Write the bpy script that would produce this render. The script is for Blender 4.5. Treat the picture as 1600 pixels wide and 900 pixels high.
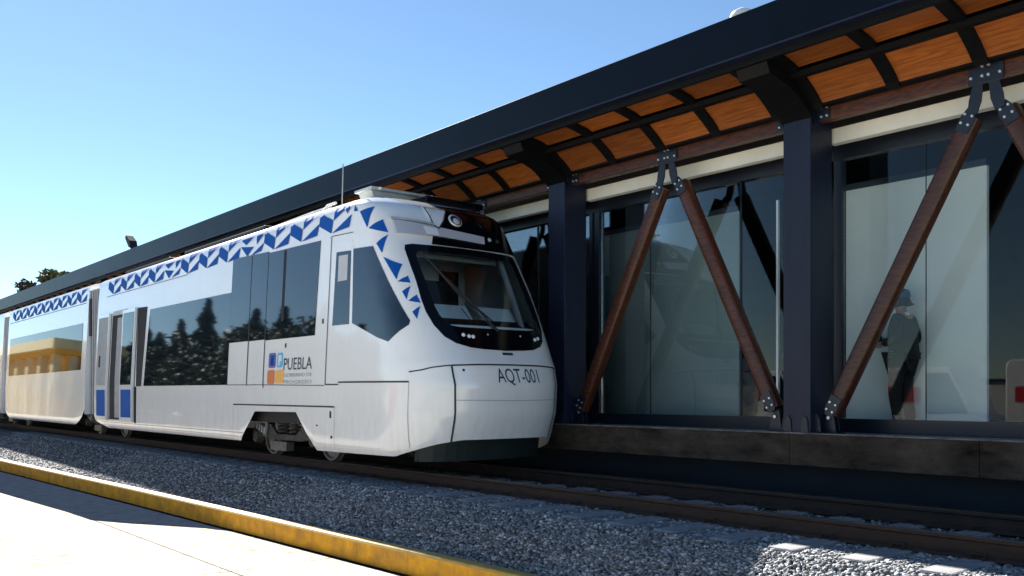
import bpy, bmesh, math, random
import numpy as np
from mathutils import Vector, Matrix, noise
R = math.radians
random.seed(7); rng = np.random.default_rng(7)
for o in list(bpy.data.objects): bpy.data.objects.remove(o)
S = bpy.context.scene
COL = S.collection

# ---------------------------------------------------------------- camera, sky, sun, exposure
cam_d = bpy.data.cameras.new('camera'); cam = bpy.data.objects.new('camera', cam_d); COL.objects.link(cam)
cam.location = (0, 0, 1.08)
cam.rotation_euler = (R(90), 0, R(90 - 39.774))
cam_d.sensor_width = 36; cam_d.lens = 31.95; cam_d.shift_y = 0.1031
cam_d.clip_start = 0.1; cam_d.clip_end = 3000
S.camera = cam
SUNDIR = Vector((-1.64, 0.32, 1.0)).normalized()          # towards the sun
SUN_EL = math.asin(SUNDIR.z); SUN_AZ = math.atan2(SUNDIR.x, SUNDIR.y)
w = bpy.data.worlds.new('World'); S.world = w; w.use_nodes = True
nt = w.node_tree; bg = nt.nodes['Background']
sky = nt.nodes.new('ShaderNodeTexSky'); sky.sky_type = 'NISHITA'; sky.sun_disc = False
sky.sun_elevation = SUN_EL; sky.sun_rotation = SUN_AZ
sky.altitude = 2100; sky.air_density = 1.0; sky.dust_density = 0.15; sky.ozone_density = 1.6
tint = nt.nodes.new('ShaderNodeMix'); tint.data_type = 'RGBA'; tint.blend_type = 'MULTIPLY'; tint.inputs[0].default_value = 1.0
tint.inputs[7].default_value = (0.68, 0.76, 0.77, 1)
nt.links.new(sky.outputs[0], tint.inputs[6]); nt.links.new(tint.outputs[2], bg.inputs[0]); bg.inputs[1].default_value = 0.050
sd = bpy.data.lights.new('sun', 'SUN'); so = bpy.data.objects.new('sun', sd); COL.objects.link(so)
sd.energy = 5.0; sd.angle = R(0.5); sd.color = (1.0, 0.95, 0.87)
so.rotation_euler = SUNDIR.to_track_quat('Z', 'Y').to_euler()
so.location = (0, 0, 30)
vs = S.view_settings; vs.view_transform = 'Standard'; vs.look = 'None'; vs.gamma = 1; vs.exposure = 2.15
try: vs.use_curve_mapping = False
except Exception: pass
S.render.engine = 'CYCLES'
S.cycles.max_bounces = 8; S.cycles.diffuse_bounces = 5; S.cycles.glossy_bounces = 4
S.cycles.transparent_max_bounces = 12; S.cycles.transmission_bounces = 4

# ---------------------------------------------------------------- materials
def mat(name, col, rough=0.5, metal=0.0, spec=0.5, coat=0.0, var=0.0, vscale=3.0, bump=0.0, bscale=40.0, dirt=None, stretch=None, coords='Object', rvar=0.0):
    m = bpy.data.materials.new(name); m.use_nodes = True
    t = m.node_tree; N = t.nodes; L = t.links; p = N['Principled BSDF']
    p.inputs['Base Color'].default_value = (*col, 1); p.inputs['Roughness'].default_value = rough
    p.inputs['Metallic'].default_value = metal; p.inputs['Specular IOR Level'].default_value = spec
    p.inputs['Coat Weight'].default_value = coat; p.inputs['Coat Roughness'].default_value = 0.04
    tc = N.new('ShaderNodeTexCoord'); src = tc.outputs['Object']
    if stretch:
        mp = N.new('ShaderNodeMapping'); mp.inputs['Scale'].default_value = stretch
        L.new(src, mp.inputs[0]); src = mp.outputs[0]
    last = None
    if var > 0 or dirt:
        n1 = N.new('ShaderNodeTexNoise'); n1.inputs['Scale'].default_value = vscale; n1.inputs['Detail'].default_value = 8
        n1.inputs['Roughness'].default_value = 0.65
        L.new(src, n1.inputs['Vector'])
        rp = N.new('ShaderNodeValToRGB'); rp.color_ramp.elements[0].position = 0.3; rp.color_ramp.elements[1].position = 0.72
        a = tuple(max(0, c * (1 - var)) for c in col) if not dirt else dirt
        b = tuple(min(1, c * (1 + var)) for c in col)
        rp.color_ramp.elements[0].color = (*a, 1); rp.color_ramp.elements[1].color = (*b, 1)
        L.new(n1.outputs['Fac'], rp.inputs[0]); L.new(rp.outputs[0], p.inputs['Base Color'])
        if rvar > 0:
            mr = N.new('ShaderNodeMapRange'); mr.inputs['To Min'].default_value = rough - rvar; mr.inputs['To Max'].default_value = rough + rvar
            L.new(n1.outputs['Fac'], mr.inputs[0]); L.new(mr.outputs[0], p.inputs['Roughness'])
    if bump > 0:
        n2 = N.new('ShaderNodeTexNoise'); n2.inputs['Scale'].default_value = bscale; n2.inputs['Detail'].default_value = 4
        L.new(src, n2.inputs['Vector'])
        b = N.new('ShaderNodeBump'); b.inputs['Strength'].default_value = bump; b.inputs['Distance'].default_value = 0.02
        L.new(n2.outputs['Fac'], b.inputs['Height']); L.new(b.outputs[0], p.inputs['Normal'])
    return m

def wood(name, c1, c2, rough, stretch, coat=0.0):
    m = bpy.data.materials.new(name); m.use_nodes = True
    t = m.node_tree; N = t.nodes; L = t.links; p = N['Principled BSDF']
    tc = N.new('ShaderNodeTexCoord'); mp = N.new('ShaderNodeMapping'); mp.inputs['Scale'].default_value = stretch
    L.new(tc.outputs['Object'], mp.inputs[0])
    n1 = N.new('ShaderNodeTexNoise'); n1.inputs['Scale'].default_value = 6; n1.inputs['Detail'].default_value = 10; n1.inputs['Distortion'].default_value = 0.8
    L.new(mp.outputs[0], n1.inputs['Vector'])
    rp = N.new('ShaderNodeValToRGB'); rp.color_ramp.elements[0].position = 0.35; rp.color_ramp.elements[1].position = 0.65
    rp.color_ramp.elements[0].color = (*c1, 1); rp.color_ramp.elements[1].color = (*c2, 1)
    L.new(n1.outputs['Fac'], rp.inputs[0])
    oi = N.new('ShaderNodeObjectInfo'); hs = N.new('ShaderNodeHueSaturation')
    mr = N.new('ShaderNodeMapRange'); mr.inputs['To Min'].default_value = 0.65; mr.inputs['To Max'].default_value = 1.2
    L.new(oi.outputs['Random'], mr.inputs[0]); L.new(mr.outputs[0], hs.inputs['Value'])
    L.new(rp.outputs[0], hs.inputs['Color']); L.new(hs.outputs[0], p.inputs['Base Color'])
    p.inputs['Roughness'].default_value = rough; p.inputs['Coat Weight'].default_value = coat
    b = N.new('ShaderNodeBump'); b.inputs['Strength'].default_value = 0.25; b.inputs['Distance'].default_value = 0.004
    L.new(n1.outputs['Fac'], b.inputs['Height']); L.new(b.outputs[0], p.inputs['Normal'])
    return m

def clear_glass(name, tint, refl=2.0, rough=0.0, wav=0.0):
    m = bpy.data.materials.new(name); m.use_nodes = True
    t = m.node_tree; N = t.nodes; L = t.links; N.remove(N['Principled BSDF']); out = N['Material Output']
    tr = N.new('ShaderNodeBsdfTransparent'); tr.inputs[0].default_value = (*tint, 1)
    gl = N.new('ShaderNodeBsdfGlossy'); gl.inputs['Roughness'].default_value = rough
    fr = N.new('ShaderNodeFresnel'); fr.inputs['IOR'].default_value = 1.5
    mu = N.new('ShaderNodeMath'); mu.operation = 'MULTIPLY'; mu.inputs[1].default_value = refl; mu.use_clamp = True
    mx = N.new('ShaderNodeMixShader')
    L.new(fr.outputs[0], mu.inputs[0]); L.new(mu.outputs[0], mx.inputs[0]); L.new(tr.outputs[0], mx.inputs[1]); L.new(gl.outputs[0], mx.inputs[2])
    L.new(mx.outputs[0], out.inputs['Surface'])
    if wav > 0:
        n = N.new('ShaderNodeTexNoise'); n.inputs['Scale'].default_value = 1.2; tc = N.new('ShaderNodeTexCoord'); L.new(tc.outputs['Object'], n.inputs['Vector'])
        b = N.new('ShaderNodeBump'); b.inputs['Strength'].default_value = wav; b.inputs['Distance'].default_value = 0.01
        L.new(n.outputs['Fac'], b.inputs['Height']); L.new(b.outputs[0], gl.inputs['Normal']); L.new(b.outputs[0], fr.inputs['Normal'])
    return m

M = {}
M['navy'] = mat('navy steel paint', (0.0014, 0.0042, 0.010), 0.38, spec=0.14, var=0.25, vscale=1.5, bump=0.04, bscale=12, rvar=0.06)
M['column'] = mat('blue grey column paint', (0.009, 0.013, 0.034), 0.42, spec=0.35, var=0.3, vscale=2.5, stretch=(3, 3, 0.6), bump=0.05, bscale=14)
M['blacksteel'] = mat('dark canopy steel', (0.0022, 0.0026, 0.0035), 0.6, spec=0.2, var=0.3, vscale=3)
M['ceiling'] = wood('canopy boards', (0.20, 0.052, 0.008), (0.38, 0.112, 0.016), 0.5, (0.5, 9, 9))
M['timber'] = wood('varnished timber', (0.032, 0.007, 0.002), (0.105, 0.026, 0.006), 0.45, (1.2, 6, 6), 0.08)
M['bolt'] = mat('galvanised bolt', (0.7, 0.7, 0.7), 0.35, metal=0.6)
M['plate'] = mat('gusset plate paint', (0.008, 0.014, 0.028), 0.4, var=0.3, vscale=8)
M['whitebeam'] = mat('cream fascia beam', (0.84, 0.82, 0.72), 0.6, var=0.08, vscale=2)
M['white'] = mat('white car body paint', (0.87, 0.88, 0.885), 0.2, coat=0.9, dirt=(0.82, 0.82, 0.815), vscale=1.6, bump=0.10, bscale=1.7, stretch=(1, 1, 0.7))
M['grime'] = mat('white lower skirt paint', (0.74, 0.75, 0.75), 0.3, coat=0.5, var=0.08, vscale=1.8, bump=0.02, bscale=3)
M['blue'] = mat('blue livery film', (0.006, 0.085, 0.38), 0.6, spec=0.12)
M['seam'] = mat('dark panel joint', (0.03, 0.03, 0.035), 0.7)
M['glassdark'] = mat('tinted side glazing', (0.006, 0.010, 0.018), 0.03, spec=0.9)
M['mask'] = mat('black gloss mask', (0.002, 0.003, 0.005), 0.12, spec=0.25)
M['rubber'] = mat('black rubber', (0.012, 0.012, 0.013), 0.6)
M['bellows'] = mat('grey bellows', (0.32, 0.33, 0.34), 0.6, var=0.15, vscale=4)
M['lightgrey'] = mat('light grey interior panel', (0.5, 0.52, 0.54), 0.5, var=0.1)
M['dash'] = mat('pale dashboard', (0.72, 0.80, 0.84), 0.6, var=0.1)
M['cabwall'] = mat('cab back wall', (0.82, 0.86, 0.84), 0.6, var=0.06)
M['black'] = mat('matt black', (0.006, 0.006, 0.007), 0.7)
M['lens'] = mat('clear lamp lens', (0.8, 0.82, 0.86), 0.2)
M['greylens'] = mat('grey marker lens', (0.5, 0.5, 0.55), 0.25)
M['chrome'] = mat('chrome reflector', (0.8, 0.8, 0.82), 0.4, metal=0.3)
M['alu'] = mat('roof unit aluminium', (0.52, 0.55, 0.53), 0.45, metal=0.3, var=0.15, vscale=6)
M['bogie'] = mat('dusty bogie iron', (0.05, 0.045, 0.04), 0.7, var=0.6, vscale=9, bump=0.3)
M['wheel'] = mat('wheel steel', (0.13, 0.125, 0.12), 0.5, metal=0.4, var=0.4, vscale=6)
M['plow'] = mat('dark apron', (0.016, 0.026, 0.026), 0.5, var=0.3)
M['rail'] = mat('rusty rail side', (0.055, 0.026, 0.014), 0.8, var=0.0, dirt=(0.02, 0.012, 0.008), vscale=9, bump=0.3, bscale=60, stretch=(0.5, 1, 2))
M['railtop'] = mat('worn rail head', (0.14, 0.12, 0.105), 0.38, metal=0.7, var=0.3, vscale=5, stretch=(0.3, 4, 4))
M['sleeper'] = mat('concrete sleeper', (0.25, 0.25, 0.26), 0.9, spec=0.1, var=0.3, vscale=8, bump=0.3, bscale=60)
M['ballast'] = mat('ballast bed', (0.10, 0.105, 0.12), 0.95, dirt=(0.02, 0.02, 0.025), vscale=28, bump=1.0, bscale=30)
M['pave'] = mat('pale concrete paving', (0.56, 0.52, 0.445), 0.9, spec=0.0, dirt=(0.33, 0.30, 0.25), vscale=1.1, bump=0.15, bscale=50)
M['road_and_shade'] = mat('road and painted shade', (0.013, 0.019, 0.032), 0.95, spec=0.0, var=0.25, vscale=5, bump=0.3, bscale=90)  # road surface tone, also used for the shade painted beside the kerb
M['kerbpaint'] = mat('yellow kerb paint', (0.80, 0.38, 0.008), 0.6, spec=0.15, dirt=(0.34, 0.17, 0.03), vscale=4.5, bump=0.15, bscale=25)
M['kerbtop'] = mat('cream kerb arris', (0.46, 0.29, 0.06), 0.7, var=0.2, vscale=6)
M['oldconc'] = mat('stained platform concrete', (0.115, 0.088, 0.066), 0.9, spec=0.15, dirt=(0.010, 0.008, 0.006), vscale=1.6, bump=0.35, bscale=25, stretch=(1, 1, 2.2))
M['navywall'] = mat('dark blue under-platform wall', (0.007, 0.014, 0.022), 0.6, spec=0.2, var=0.2, vscale=1.5, bump=0.05)
M['floor'] = mat('station floor', (0.25, 0.25, 0.25), 0.4, var=0.2)
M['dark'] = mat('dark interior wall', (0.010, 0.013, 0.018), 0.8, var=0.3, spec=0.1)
M['part_dimmed'] = mat('frosted partition painted dim', (0.26, 0.34, 0.34), 0.6, var=0.10, vscale=1.6)  # same kind of panel, colour darkened to stand for dimmer light
M['partB'] = mat('frosted pale partition', (0.80, 0.86, 0.84), 0.6, var=0.06, vscale=1.2)
M['frame'] = mat('dark window frame', (0.008, 0.012, 0.022), 0.35)
M['silver'] = mat('silver edge trim', (0.6, 0.62, 0.64), 0.4, metal=0.5)
M['glass'] = clear_glass('clear station glass', (0.95, 0.98, 0.98), 0.6, wav=0.02)
M['shield'] = clear_glass('windshield glass', (0.92, 0.97, 0.96), 1.0)
M['vanwhite'] = mat('white vehicle paint', (0.8, 0.8, 0.8), 0.25, coat=0.5)
M['red'] = mat('red paint', (0.6, 0.02, 0.02), 0.4)
M['yellow'] = mat('ochre house render', (0.75, 0.42, 0.07), 0.85, var=0.12)
M['cream'] = mat('cream house render', (0.8, 0.68, 0.4), 0.85, var=0.1)
M['tyre'] = mat('tyre', (0.02, 0.02, 0.02), 0.8)
M['bark'] = mat('bark', (0.07, 0.05, 0.035), 0.9, var=0.4, bump=0.5)
M['leaf'] = mat('leaves', (0.055, 0.085, 0.025), 0.7, var=0.5, vscale=1.5)
M['leafdark'] = mat('conifer needles', (0.045, 0.062, 0.020), 0.7, var=0.5, vscale=1.2)
M['leafdry'] = mat('dry olive leaves', (0.17, 0.165, 0.06), 0.7, var=0.4, vscale=2)
M['skin'] = mat('skin', (0.35, 0.19, 0.12), 0.5)
M['jacket'] = mat('black jacket', (0.008, 0.008, 0.010), 0.8)
M['brown'] = mat('brown bag', (0.06, 0.035, 0.03), 0.7)
M['cap'] = mat('blue cap', (0.03, 0.07, 0.17), 0.8)
M['hair'] = mat('dark hair', (0.01, 0.008, 0.006), 0.6)
M['cloth'] = mat('white cloth', (0.7, 0.7, 0.72), 0.8)
M['dome'] = mat('white plastic dome', (0.8, 0.8, 0.78), 0.4)
M['logo_purple'] = mat('purple logo film', (0.12, 0.09, 0.36), 0.4)
M['logo_cyan'] = mat('light blue logo film', (0.10, 0.42, 0.68), 0.4)
M['logo_orange'] = mat('orange logo film', (0.62, 0.16, 0.03), 0.4)
M['logo_yellow'] = mat('amber logo film', (0.8, 0.42, 0.08), 0.4)
M['ink'] = mat('dark lettering', (0.015, 0.03, 0.055), 0.5)
M['greyink'] = mat('grey lettering', (0.32, 0.34, 0.36), 0.5)

def joints(m):
    t = m.node_tree; N = t.nodes; L = t.links; p = N['Principled BSDF']; src = p.inputs['Base Color'].links[0].from_socket
    tc = N.new('ShaderNodeTexCoord'); mp = N.new('ShaderNodeMapping'); mp.inputs['Location'].default_value = (0.4, 1.1, 0)
    br = N.new('ShaderNodeTexBrick'); br.inputs['Scale'].default_value = 1.0; br.inputs['Brick Width'].default_value = 3.0; br.inputs['Row Height'].default_value = 2.5
    br.inputs['Mortar Size'].default_value = 0.016; br.inputs['Mortar Smooth'].default_value = 0.3; br.offset = 0.0
    L.new(tc.outputs['Object'], mp.inputs[0]); L.new(mp.outputs[0], br.inputs['Vector'])
    mx = N.new('ShaderNodeMix'); mx.data_type = 'RGBA'; L.new(br.outputs['Fac'], mx.inputs[0]); L.new(src, mx.inputs[6]); mx.inputs[7].default_value = (0.12, 0.11, 0.10, 1)
    n = N.new('ShaderNodeTexNoise'); n.inputs['Scale'].default_value = 14; n.inputs['Detail'].default_value = 6; L.new(tc.outputs['Object'], n.inputs['Vector'])
    rp = N.new('ShaderNodeValToRGB'); rp.color_ramp.elements[0].position = 0.28; rp.color_ramp.elements[0].color = (0.45,0.42,0.39,1); rp.color_ramp.elements[1].position = 0.47; rp.color_ramp.elements[1].color = (1,1,1,1)
    L.new(n.outputs['Fac'], rp.inputs[0])
    m2 = N.new('ShaderNodeMix'); m2.data_type = 'RGBA'; m2.blend_type = 'MULTIPLY'; m2.inputs[0].default_value = 0.8; L.new(mx.outputs[2], m2.inputs[6]); L.new(rp.outputs[0], m2.inputs[7]); L.new(m2.outputs[2], p.inputs['Base Color'])
joints(M['pave'])
def coat_bump(m):
    N = m.node_tree.nodes; p = N['Principled BSDF']; m.node_tree.links.new(p.inputs['Normal'].links[0].from_socket, p.inputs['Coat Normal'])
coat_bump(M['white'])
def grime(m):
    t = m.node_tree; N = t.nodes; L = t.links; p = N['Principled BSDF']; src = p.inputs['Base Color'].links[0].from_socket
    tc = N.new('ShaderNodeTexCoord'); sx = N.new('ShaderNodeSeparateXYZ'); L.new(tc.outputs['Object'], sx.inputs[0])
    mr = N.new('ShaderNodeMapRange'); mr.inputs['From Min'].default_value = 0.2; mr.inputs['From Max'].default_value = 1.3; mr.inputs['To Min'].default_value = 0.42; mr.inputs['To Max'].default_value = 0.02
    L.new(sx.outputs['Z'], mr.inputs[0])
    mp = N.new('ShaderNodeMapping'); mp.inputs['Scale'].default_value = (5, 5, 0.9); L.new(tc.outputs['Object'], mp.inputs[0])
    n = N.new('ShaderNodeTexNoise'); n.inputs['Scale'].default_value = 2.2; n.inputs['Detail'].default_value = 9; n.inputs['Roughness'].default_value = 0.7; L.new(mp.outputs[0], n.inputs['Vector'])
    rp = N.new('ShaderNodeValToRGB'); rp.color_ramp.elements[0].position = 0.42; rp.color_ramp.elements[0].color = (0,0,0,1); rp.color_ramp.elements[1].position = 0.75; rp.color_ramp.elements[1].color = (1,1,1,1); L.new(n.outputs['Fac'], rp.inputs[0])
    mu = N.new('ShaderNodeMath'); mu.operation = 'MULTIPLY'; L.new(rp.outputs[0], mu.inputs[0]); L.new(mr.outputs[0], mu.inputs[1])
    mx = N.new('ShaderNodeMix'); mx.data_type = 'RGBA'; L.new(mu.outputs[0], mx.inputs[0]); L.new(src, mx.inputs[6]); mx.inputs[7].default_value = (0.50, 0.47, 0.42, 1); L.new(mx.outputs[2], p.inputs['Base Color'])
grime(M['white'])
def stone_mat():
    m = bpy.data.materials.new('ballast stone'); m.use_nodes = True
    t = m.node_tree; N = t.nodes; L = t.links; p = N['Principled BSDF']
    at = N.new('ShaderNodeAttribute'); at.attribute_name = 'shade'
    rp = N.new('ShaderNodeValToRGB'); e = rp.color_ramp.elements
    e[0].position = 0.0; e[0].color = (0.05, 0.053, 0.06, 1); e[1].position = 1.0; e[1].color = (0.50, 0.51, 0.53, 1)
    k = e.new(0.55); k.color = (0.20, 0.205, 0.212, 1)
    L.new(at.outputs['Fac'], rp.inputs[0]); L.new(rp.outputs[0], p.inputs['Base Color'])
    p.inputs['Roughness'].default_value = 0.9
    return m
M['stone'] = stone_mat()

# ---------------------------------------------------------------- helpers
def link(o, parent=None):
    COL.objects.link(o)
    if parent is not None:
        o.parent = parent
    return o
def world_origin(p):
    v = Vector((0, 0, 0))
    while p is not None:
        v += p.location; p = p.parent
    return v
def tag(o, label=None, cat=None, group=None, kind=None):
    if label: o['label'] = label
    if cat: o['category'] = cat
    if group: o['group'] = group
    if kind: o['kind'] = kind
    return o
def thing(name, loc, label, cat, group=None):
    o = bpy.data.objects.new(name, None); o.empty_display_size = 0.2; COL.objects.link(o); o.location = loc
    return tag(o, label, cat, group)
class MB:
    """collects verts / faces in WORLD coordinates"""
    def __init__(s): s.v = []; s.f = []; s.m = []
    def add(s, v, f, mi=0):
        b = len(s.v); s.v += [tuple(p) for p in v]; s.f += [tuple(b + i for i in q) for q in f]; s.m += [mi] * len(f)
        return s
    def box(s, x0, x1, y0, y1, z0, z1, mi=0):
        v = [(x0,y0,z0),(x1,y0,z0),(x1,y1,z0),(x0,y1,z0),(x0,y0,z1),(x1,y0,z1),(x1,y1,z1),(x0,y1,z1)]
        return s.add(v, [(0,3,2,1),(4,5,6,7),(0,1,5,4),(1,2,6,5),(2,3,7,6),(3,0,4,7)], mi)
    def tube(s, pts, rad, n=12, mi=0, cap=True):
        pts = [Vector(p) for p in pts]
        if not isinstance(rad, (list, tuple)): rad = [rad] * len(pts)
        rings = []; up = None
        for i, p in enumerate(pts):
            d = (pts[min(i+1, len(pts)-1)] - pts[max(i-1, 0)]).normalized()
            a = Vector((0,0,1)) if abs(d.z) < 0.9 else Vector((0,1,0))
            if up is not None: a = up
            u = (a - d * a.dot(d)).normalized(); up = u; w2 = d.cross(u)
            rings.append([p + (u*math.cos(2*math.pi*k/n) + w2*math.sin(2*math.pi*k/n))*rad[i] for k in range(n)])
        v = [q for r_ in rings for q in r_]; f = []
        for i in range(len(pts)-1):
            for k in range(n):
                f.append((i*n+k, i*n+(k+1)%n, (i+1)*n+(k+1)%n, (i+1)*n+k))
        if cap:
            f.append(tuple(range(n-1, -1, -1))); f.append(tuple((len(pts)-1)*n+k for k in range(n)))
        return s.add(v, f, mi)
    def prism(s, poly, fn0, fn1, mi=0):
        n = len(poly); v = [fn0(p) for p in poly] + [fn1(p) for p in poly]
        f = [tuple(range(n)), tuple(range(2*n-1, n-1, -1))] + [(i, (i+1)%n, n+(i+1)%n, n+i) for i in range(n)]
        return s.add(v, f, mi)
    def build(s, name, mats, parent=None, smooth=False, bevel=0.0, recalc=True, auto=None):
        if not isinstance(mats, (list, tuple)): mats = [mats]
        o0 = world_origin(parent) if parent is not None else Vector((0,0,0))
        me = bpy.data.meshes.new(name)
        me.from_pydata([(p[0]-o0.x, p[1]-o0.y, p[2]-o0.z) for p in s.v], [], s.f)
        for m in mats: me.materials.append(m)
        for p, mi in zip(me.polygons, s.m): p.material_index = mi
        bm = bmesh.new(); bm.from_mesh(me)
        if recalc: bmesh.ops.recalc_face_normals(bm, faces=bm.faces)
        if bevel > 0:
            es = [e for e in bm.edges if len(e.link_faces) == 2 and e.calc_face_angle(0) > 0.5]
            bmesh.ops.bevel(bm, geom=es, offset=bevel, segments=2, affect='EDGES', profile=0.5, clamp_overlap=True)
        if smooth:
            for f in bm.faces: f.smooth = True
            if auto:
                for e in bm.edges:
                    if len(e.link_faces) == 2 and e.calc_face_angle(0) > auto: e.smooth = False
        bm.to_mesh(me); bm.free()
        o = bpy.data.objects.new(name, me); link(o, parent)
        return o
def struct(o): o['kind'] = 'structure'; return o
def recenter(o):
    """move a one-mesh top-level thing's origin to the base of its mesh"""
    me = o.data; n = len(me.vertices); a = np.empty(n*3); me.vertices.foreach_get('co', a); a = a.reshape(-1, 3)
    c = np.array([(a[:,0].min()+a[:,0].max())/2, (a[:,1].min()+a[:,1].max())/2, a[:,2].min()])
    me.vertices.foreach_set('co', (a - c).ravel()); o.location = o.location + Vector(c); me.update()
    return o
def pw(x, pts):
    if x <= pts[0][0]: return pts[0][1]
    for (x0, y0), (x1, y1) in zip(pts, pts[1:]):
        if x <= x1: return y0 + (y1-y0)*(x-x0)/(x1-x0)
    return pts[-1][1]
def frange(a, b, n): return [a + (b-a)*i/(n-1) for i in range(n)]

# ================================================================ SETTING
def kerb_y(x): return pw(x, [(-90, 1.8), (-63, 3.2), (-25.4, 4.63), (-16.4, 4.98), (-11.5, 5.13), (-6.3, 5.29), (5, 5.55), (40, 5.9)])
KX = [-90, -63, -40, -25.4, -18, -16.4, -13, -11.5, -8.5, -6, -3, 0, 5, 40]
ZP = -0.82
m = MB(); m.add([(-1500,-1500,-1.0),(1500,-1500,-1.0),(1500,1500,-1.0),(-1500,1500,-1.0)], [(0,1,2,3)])
M['earth'] = mat('dry earth', (0.22, 0.19, 0.14), 0.95, var=0.2, vscale=0.05)
struct(m.build('ground', M['earth']))
m = MB()
for x0, x1 in zip(KX, KX[1:]):
    m.add([(x0,-9,ZP),(x1,-9,ZP),(x1,kerb_y(x1)+0.05,ZP),(x0,kerb_y(x0)+0.05,ZP)], [(0,1,2,3)])
struct(m.build('pavement', M['pave']))
m = MB(); m.box(-90, 40, -22, -9.004, -0.97, ZP-0.12)
struct(m.build('road', M['road_and_shade']))
# shade on the paving, painted as a dark wedge and strip along the kerb
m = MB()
shade_edge = [(-60,2.4),(-31,3.10),(-19.6,3.60),(-15.7,3.84),(-14.5,3.87),(-13.8,4.19),(-12.6,4.88),(-12.1,5.04)]
for (xa, ya), (xb, yb) in zip(shade_edge, shade_edge[1:]):
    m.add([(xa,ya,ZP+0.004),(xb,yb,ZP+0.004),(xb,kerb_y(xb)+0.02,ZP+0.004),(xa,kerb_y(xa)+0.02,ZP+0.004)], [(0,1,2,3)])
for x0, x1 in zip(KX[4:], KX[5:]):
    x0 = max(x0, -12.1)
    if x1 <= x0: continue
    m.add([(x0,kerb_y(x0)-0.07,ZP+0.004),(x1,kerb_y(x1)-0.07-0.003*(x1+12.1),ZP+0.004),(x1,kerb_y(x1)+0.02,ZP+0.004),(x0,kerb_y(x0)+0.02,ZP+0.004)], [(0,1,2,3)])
struct(m.build('painted_shade', M['road_and_shade']))
# kerb with rounded arris
prof = [(0.0,-1.05),(0.0,-0.59),(0.012,-0.568),(0.03,-0.56),(0.14,-0.56),(0.15,-0.57),(0.15,-1.05)]
m = MB()
xs = [x for x in np.arange(-60, 12, 0.5)]
for i, (x0, x1) in enumerate(zip(xs, xs[1:])):
    if i % 2 == 0: x0 = x0 + 0.004
    for j, ((a, za), (b, zb)) in enumerate(zip(prof, prof[1:])):
        m.add([(x0,kerb_y(x0)+a,za),(x1,kerb_y(x1)+a,za),(x1,kerb_y(x1)+b,zb),(x0,kerb_y(x0)+b,zb)], [(0,1,2,3)], 1 if 1 <= j <= 3 else 0)
struct(m.build('kerb', [M['kerbpaint'], M['kerbtop']]))
# ballast bed (profiled sheet)
bp = [(0.10,-0.80),(0.14,-0.54),(0.45,-0.47),(1.0,-0.30),(1.45,-0.21),(1.7,-0.19)]
def bed_z(x, y):
    k = kerb_y(x)
    if y > 6.4: return -0.19
    t = (y - k); e = 6.3 - k
    return pw(t, [(0.10,-0.64),(0.15,-0.61),(0.3*e,-0.52),(0.65*e,-0.33),(e,-0.20)])
m = MB()
ys = [0.10,0.15,0.3,0.5,0.8,1.1,1.4]
for x0, x1 in zip(xs, xs[1:]):
    rows = []
    for x in (x0, x1):
        k = kerb_y(x); e = 6.3-k
        yy = [k+0.12, k+0.15, k+0.3*e, k+0.5*e, k+0.65*e, k+0.85*e, 6.3, 6.6, 7.0, 7.8, 8.6, 9.75]
        rows.append([(x, y, bed_z(x, y)) for y in yy])
    for j in range(len(rows[0])-1):
        m.add([rows[0][j], rows[1][j], rows[1][j+1], rows[0][j+1]], [(0,1,2,3)])
struct(m.build('ballast_bed', M['ballast'], smooth=True))

# ballast stones
def stones(name, n, xr, density_fn, sz, region):
    ico = bmesh.new(); bmesh.ops.create_icosphere(ico, subdivisions=1, radius=1.0)
    variants = []
    for k in range(8):
        vv = np.array([v.co[:] for v in ico.verts]); vv = vv * (1 + rng.uniform(-0.38, 0.38, (len(vv), 1)))
        variants.append(vv)
    ff = np.array([[v.index for v in f.verts] for f in ico.faces]); ico.free()
    P = region(n)
    n = len(P); nv = len(variants[0])
    s = rng.uniform(sz[0], sz[1], n)
    sc = np.stack([s*rng.uniform(0.8,1.35,n), s*rng.uniform(0.7,1.1,n), s*rng.uniform(0.5,0.85,n)], 1)
    ang = rng.uniform(0, 2*math.pi, n); ti = rng.uniform(-0.6, 0.6, n)
    V = np.array(variants)[rng.integers(0, 8, n)] * sc[:, None, :]
    c, si = np.cos(ti)[:, None], np.sin(ti)[:, None]
    y = V[:,:,1]*c - V[:,:,2]*si; z = V[:,:,1]*si + V[:,:,2]*c
    c, si = np.cos(ang)[:, None], np.sin(ang)[:, None]
    x = V[:,:,0]*c - y*si; y2 = V[:,:,0]*si + y*c
    V = np.stack([x, y2, z], 2) + P[:, None, :]
    F = ff[None] + (np.arange(n)*nv)[:, None, None]
    me = bpy.data.meshes.new(name); F = F.reshape(-1, 3)
    me.vertices.add(n*nv); me.vertices.foreach_set('co', V.reshape(-1))
    me.loops.add(F.size); me.loops.foreach_set('vertex_index', F.reshape(-1).astype(np.int32))
    me.polygons.add(len(F)); me.polygons.foreach_set('loop_start', np.arange(0, F.size, 3, dtype=np.int32))
    me.polygons.foreach_set('loop_total', np.full(len(F), 3, dtype=np.int32))
    me.update(calc_edges=True)
    at = me.attributes.new('shade', 'FLOAT', 'POINT')
    sh = np.clip(rng.normal(0.5, 0.24, n), 0, 1)
    at.data.foreach_set('value', np.repeat(sh, nv).astype(np.float32))
    me.materials.append(M['stone'])
    o = bpy.data.objects.new(name, me); COL.objects.link(o)
    return tag(o, 'loose blue grey crushed stone ballast between the yellow kerb and the rails', 'ballast', kind='stuff')
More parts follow.
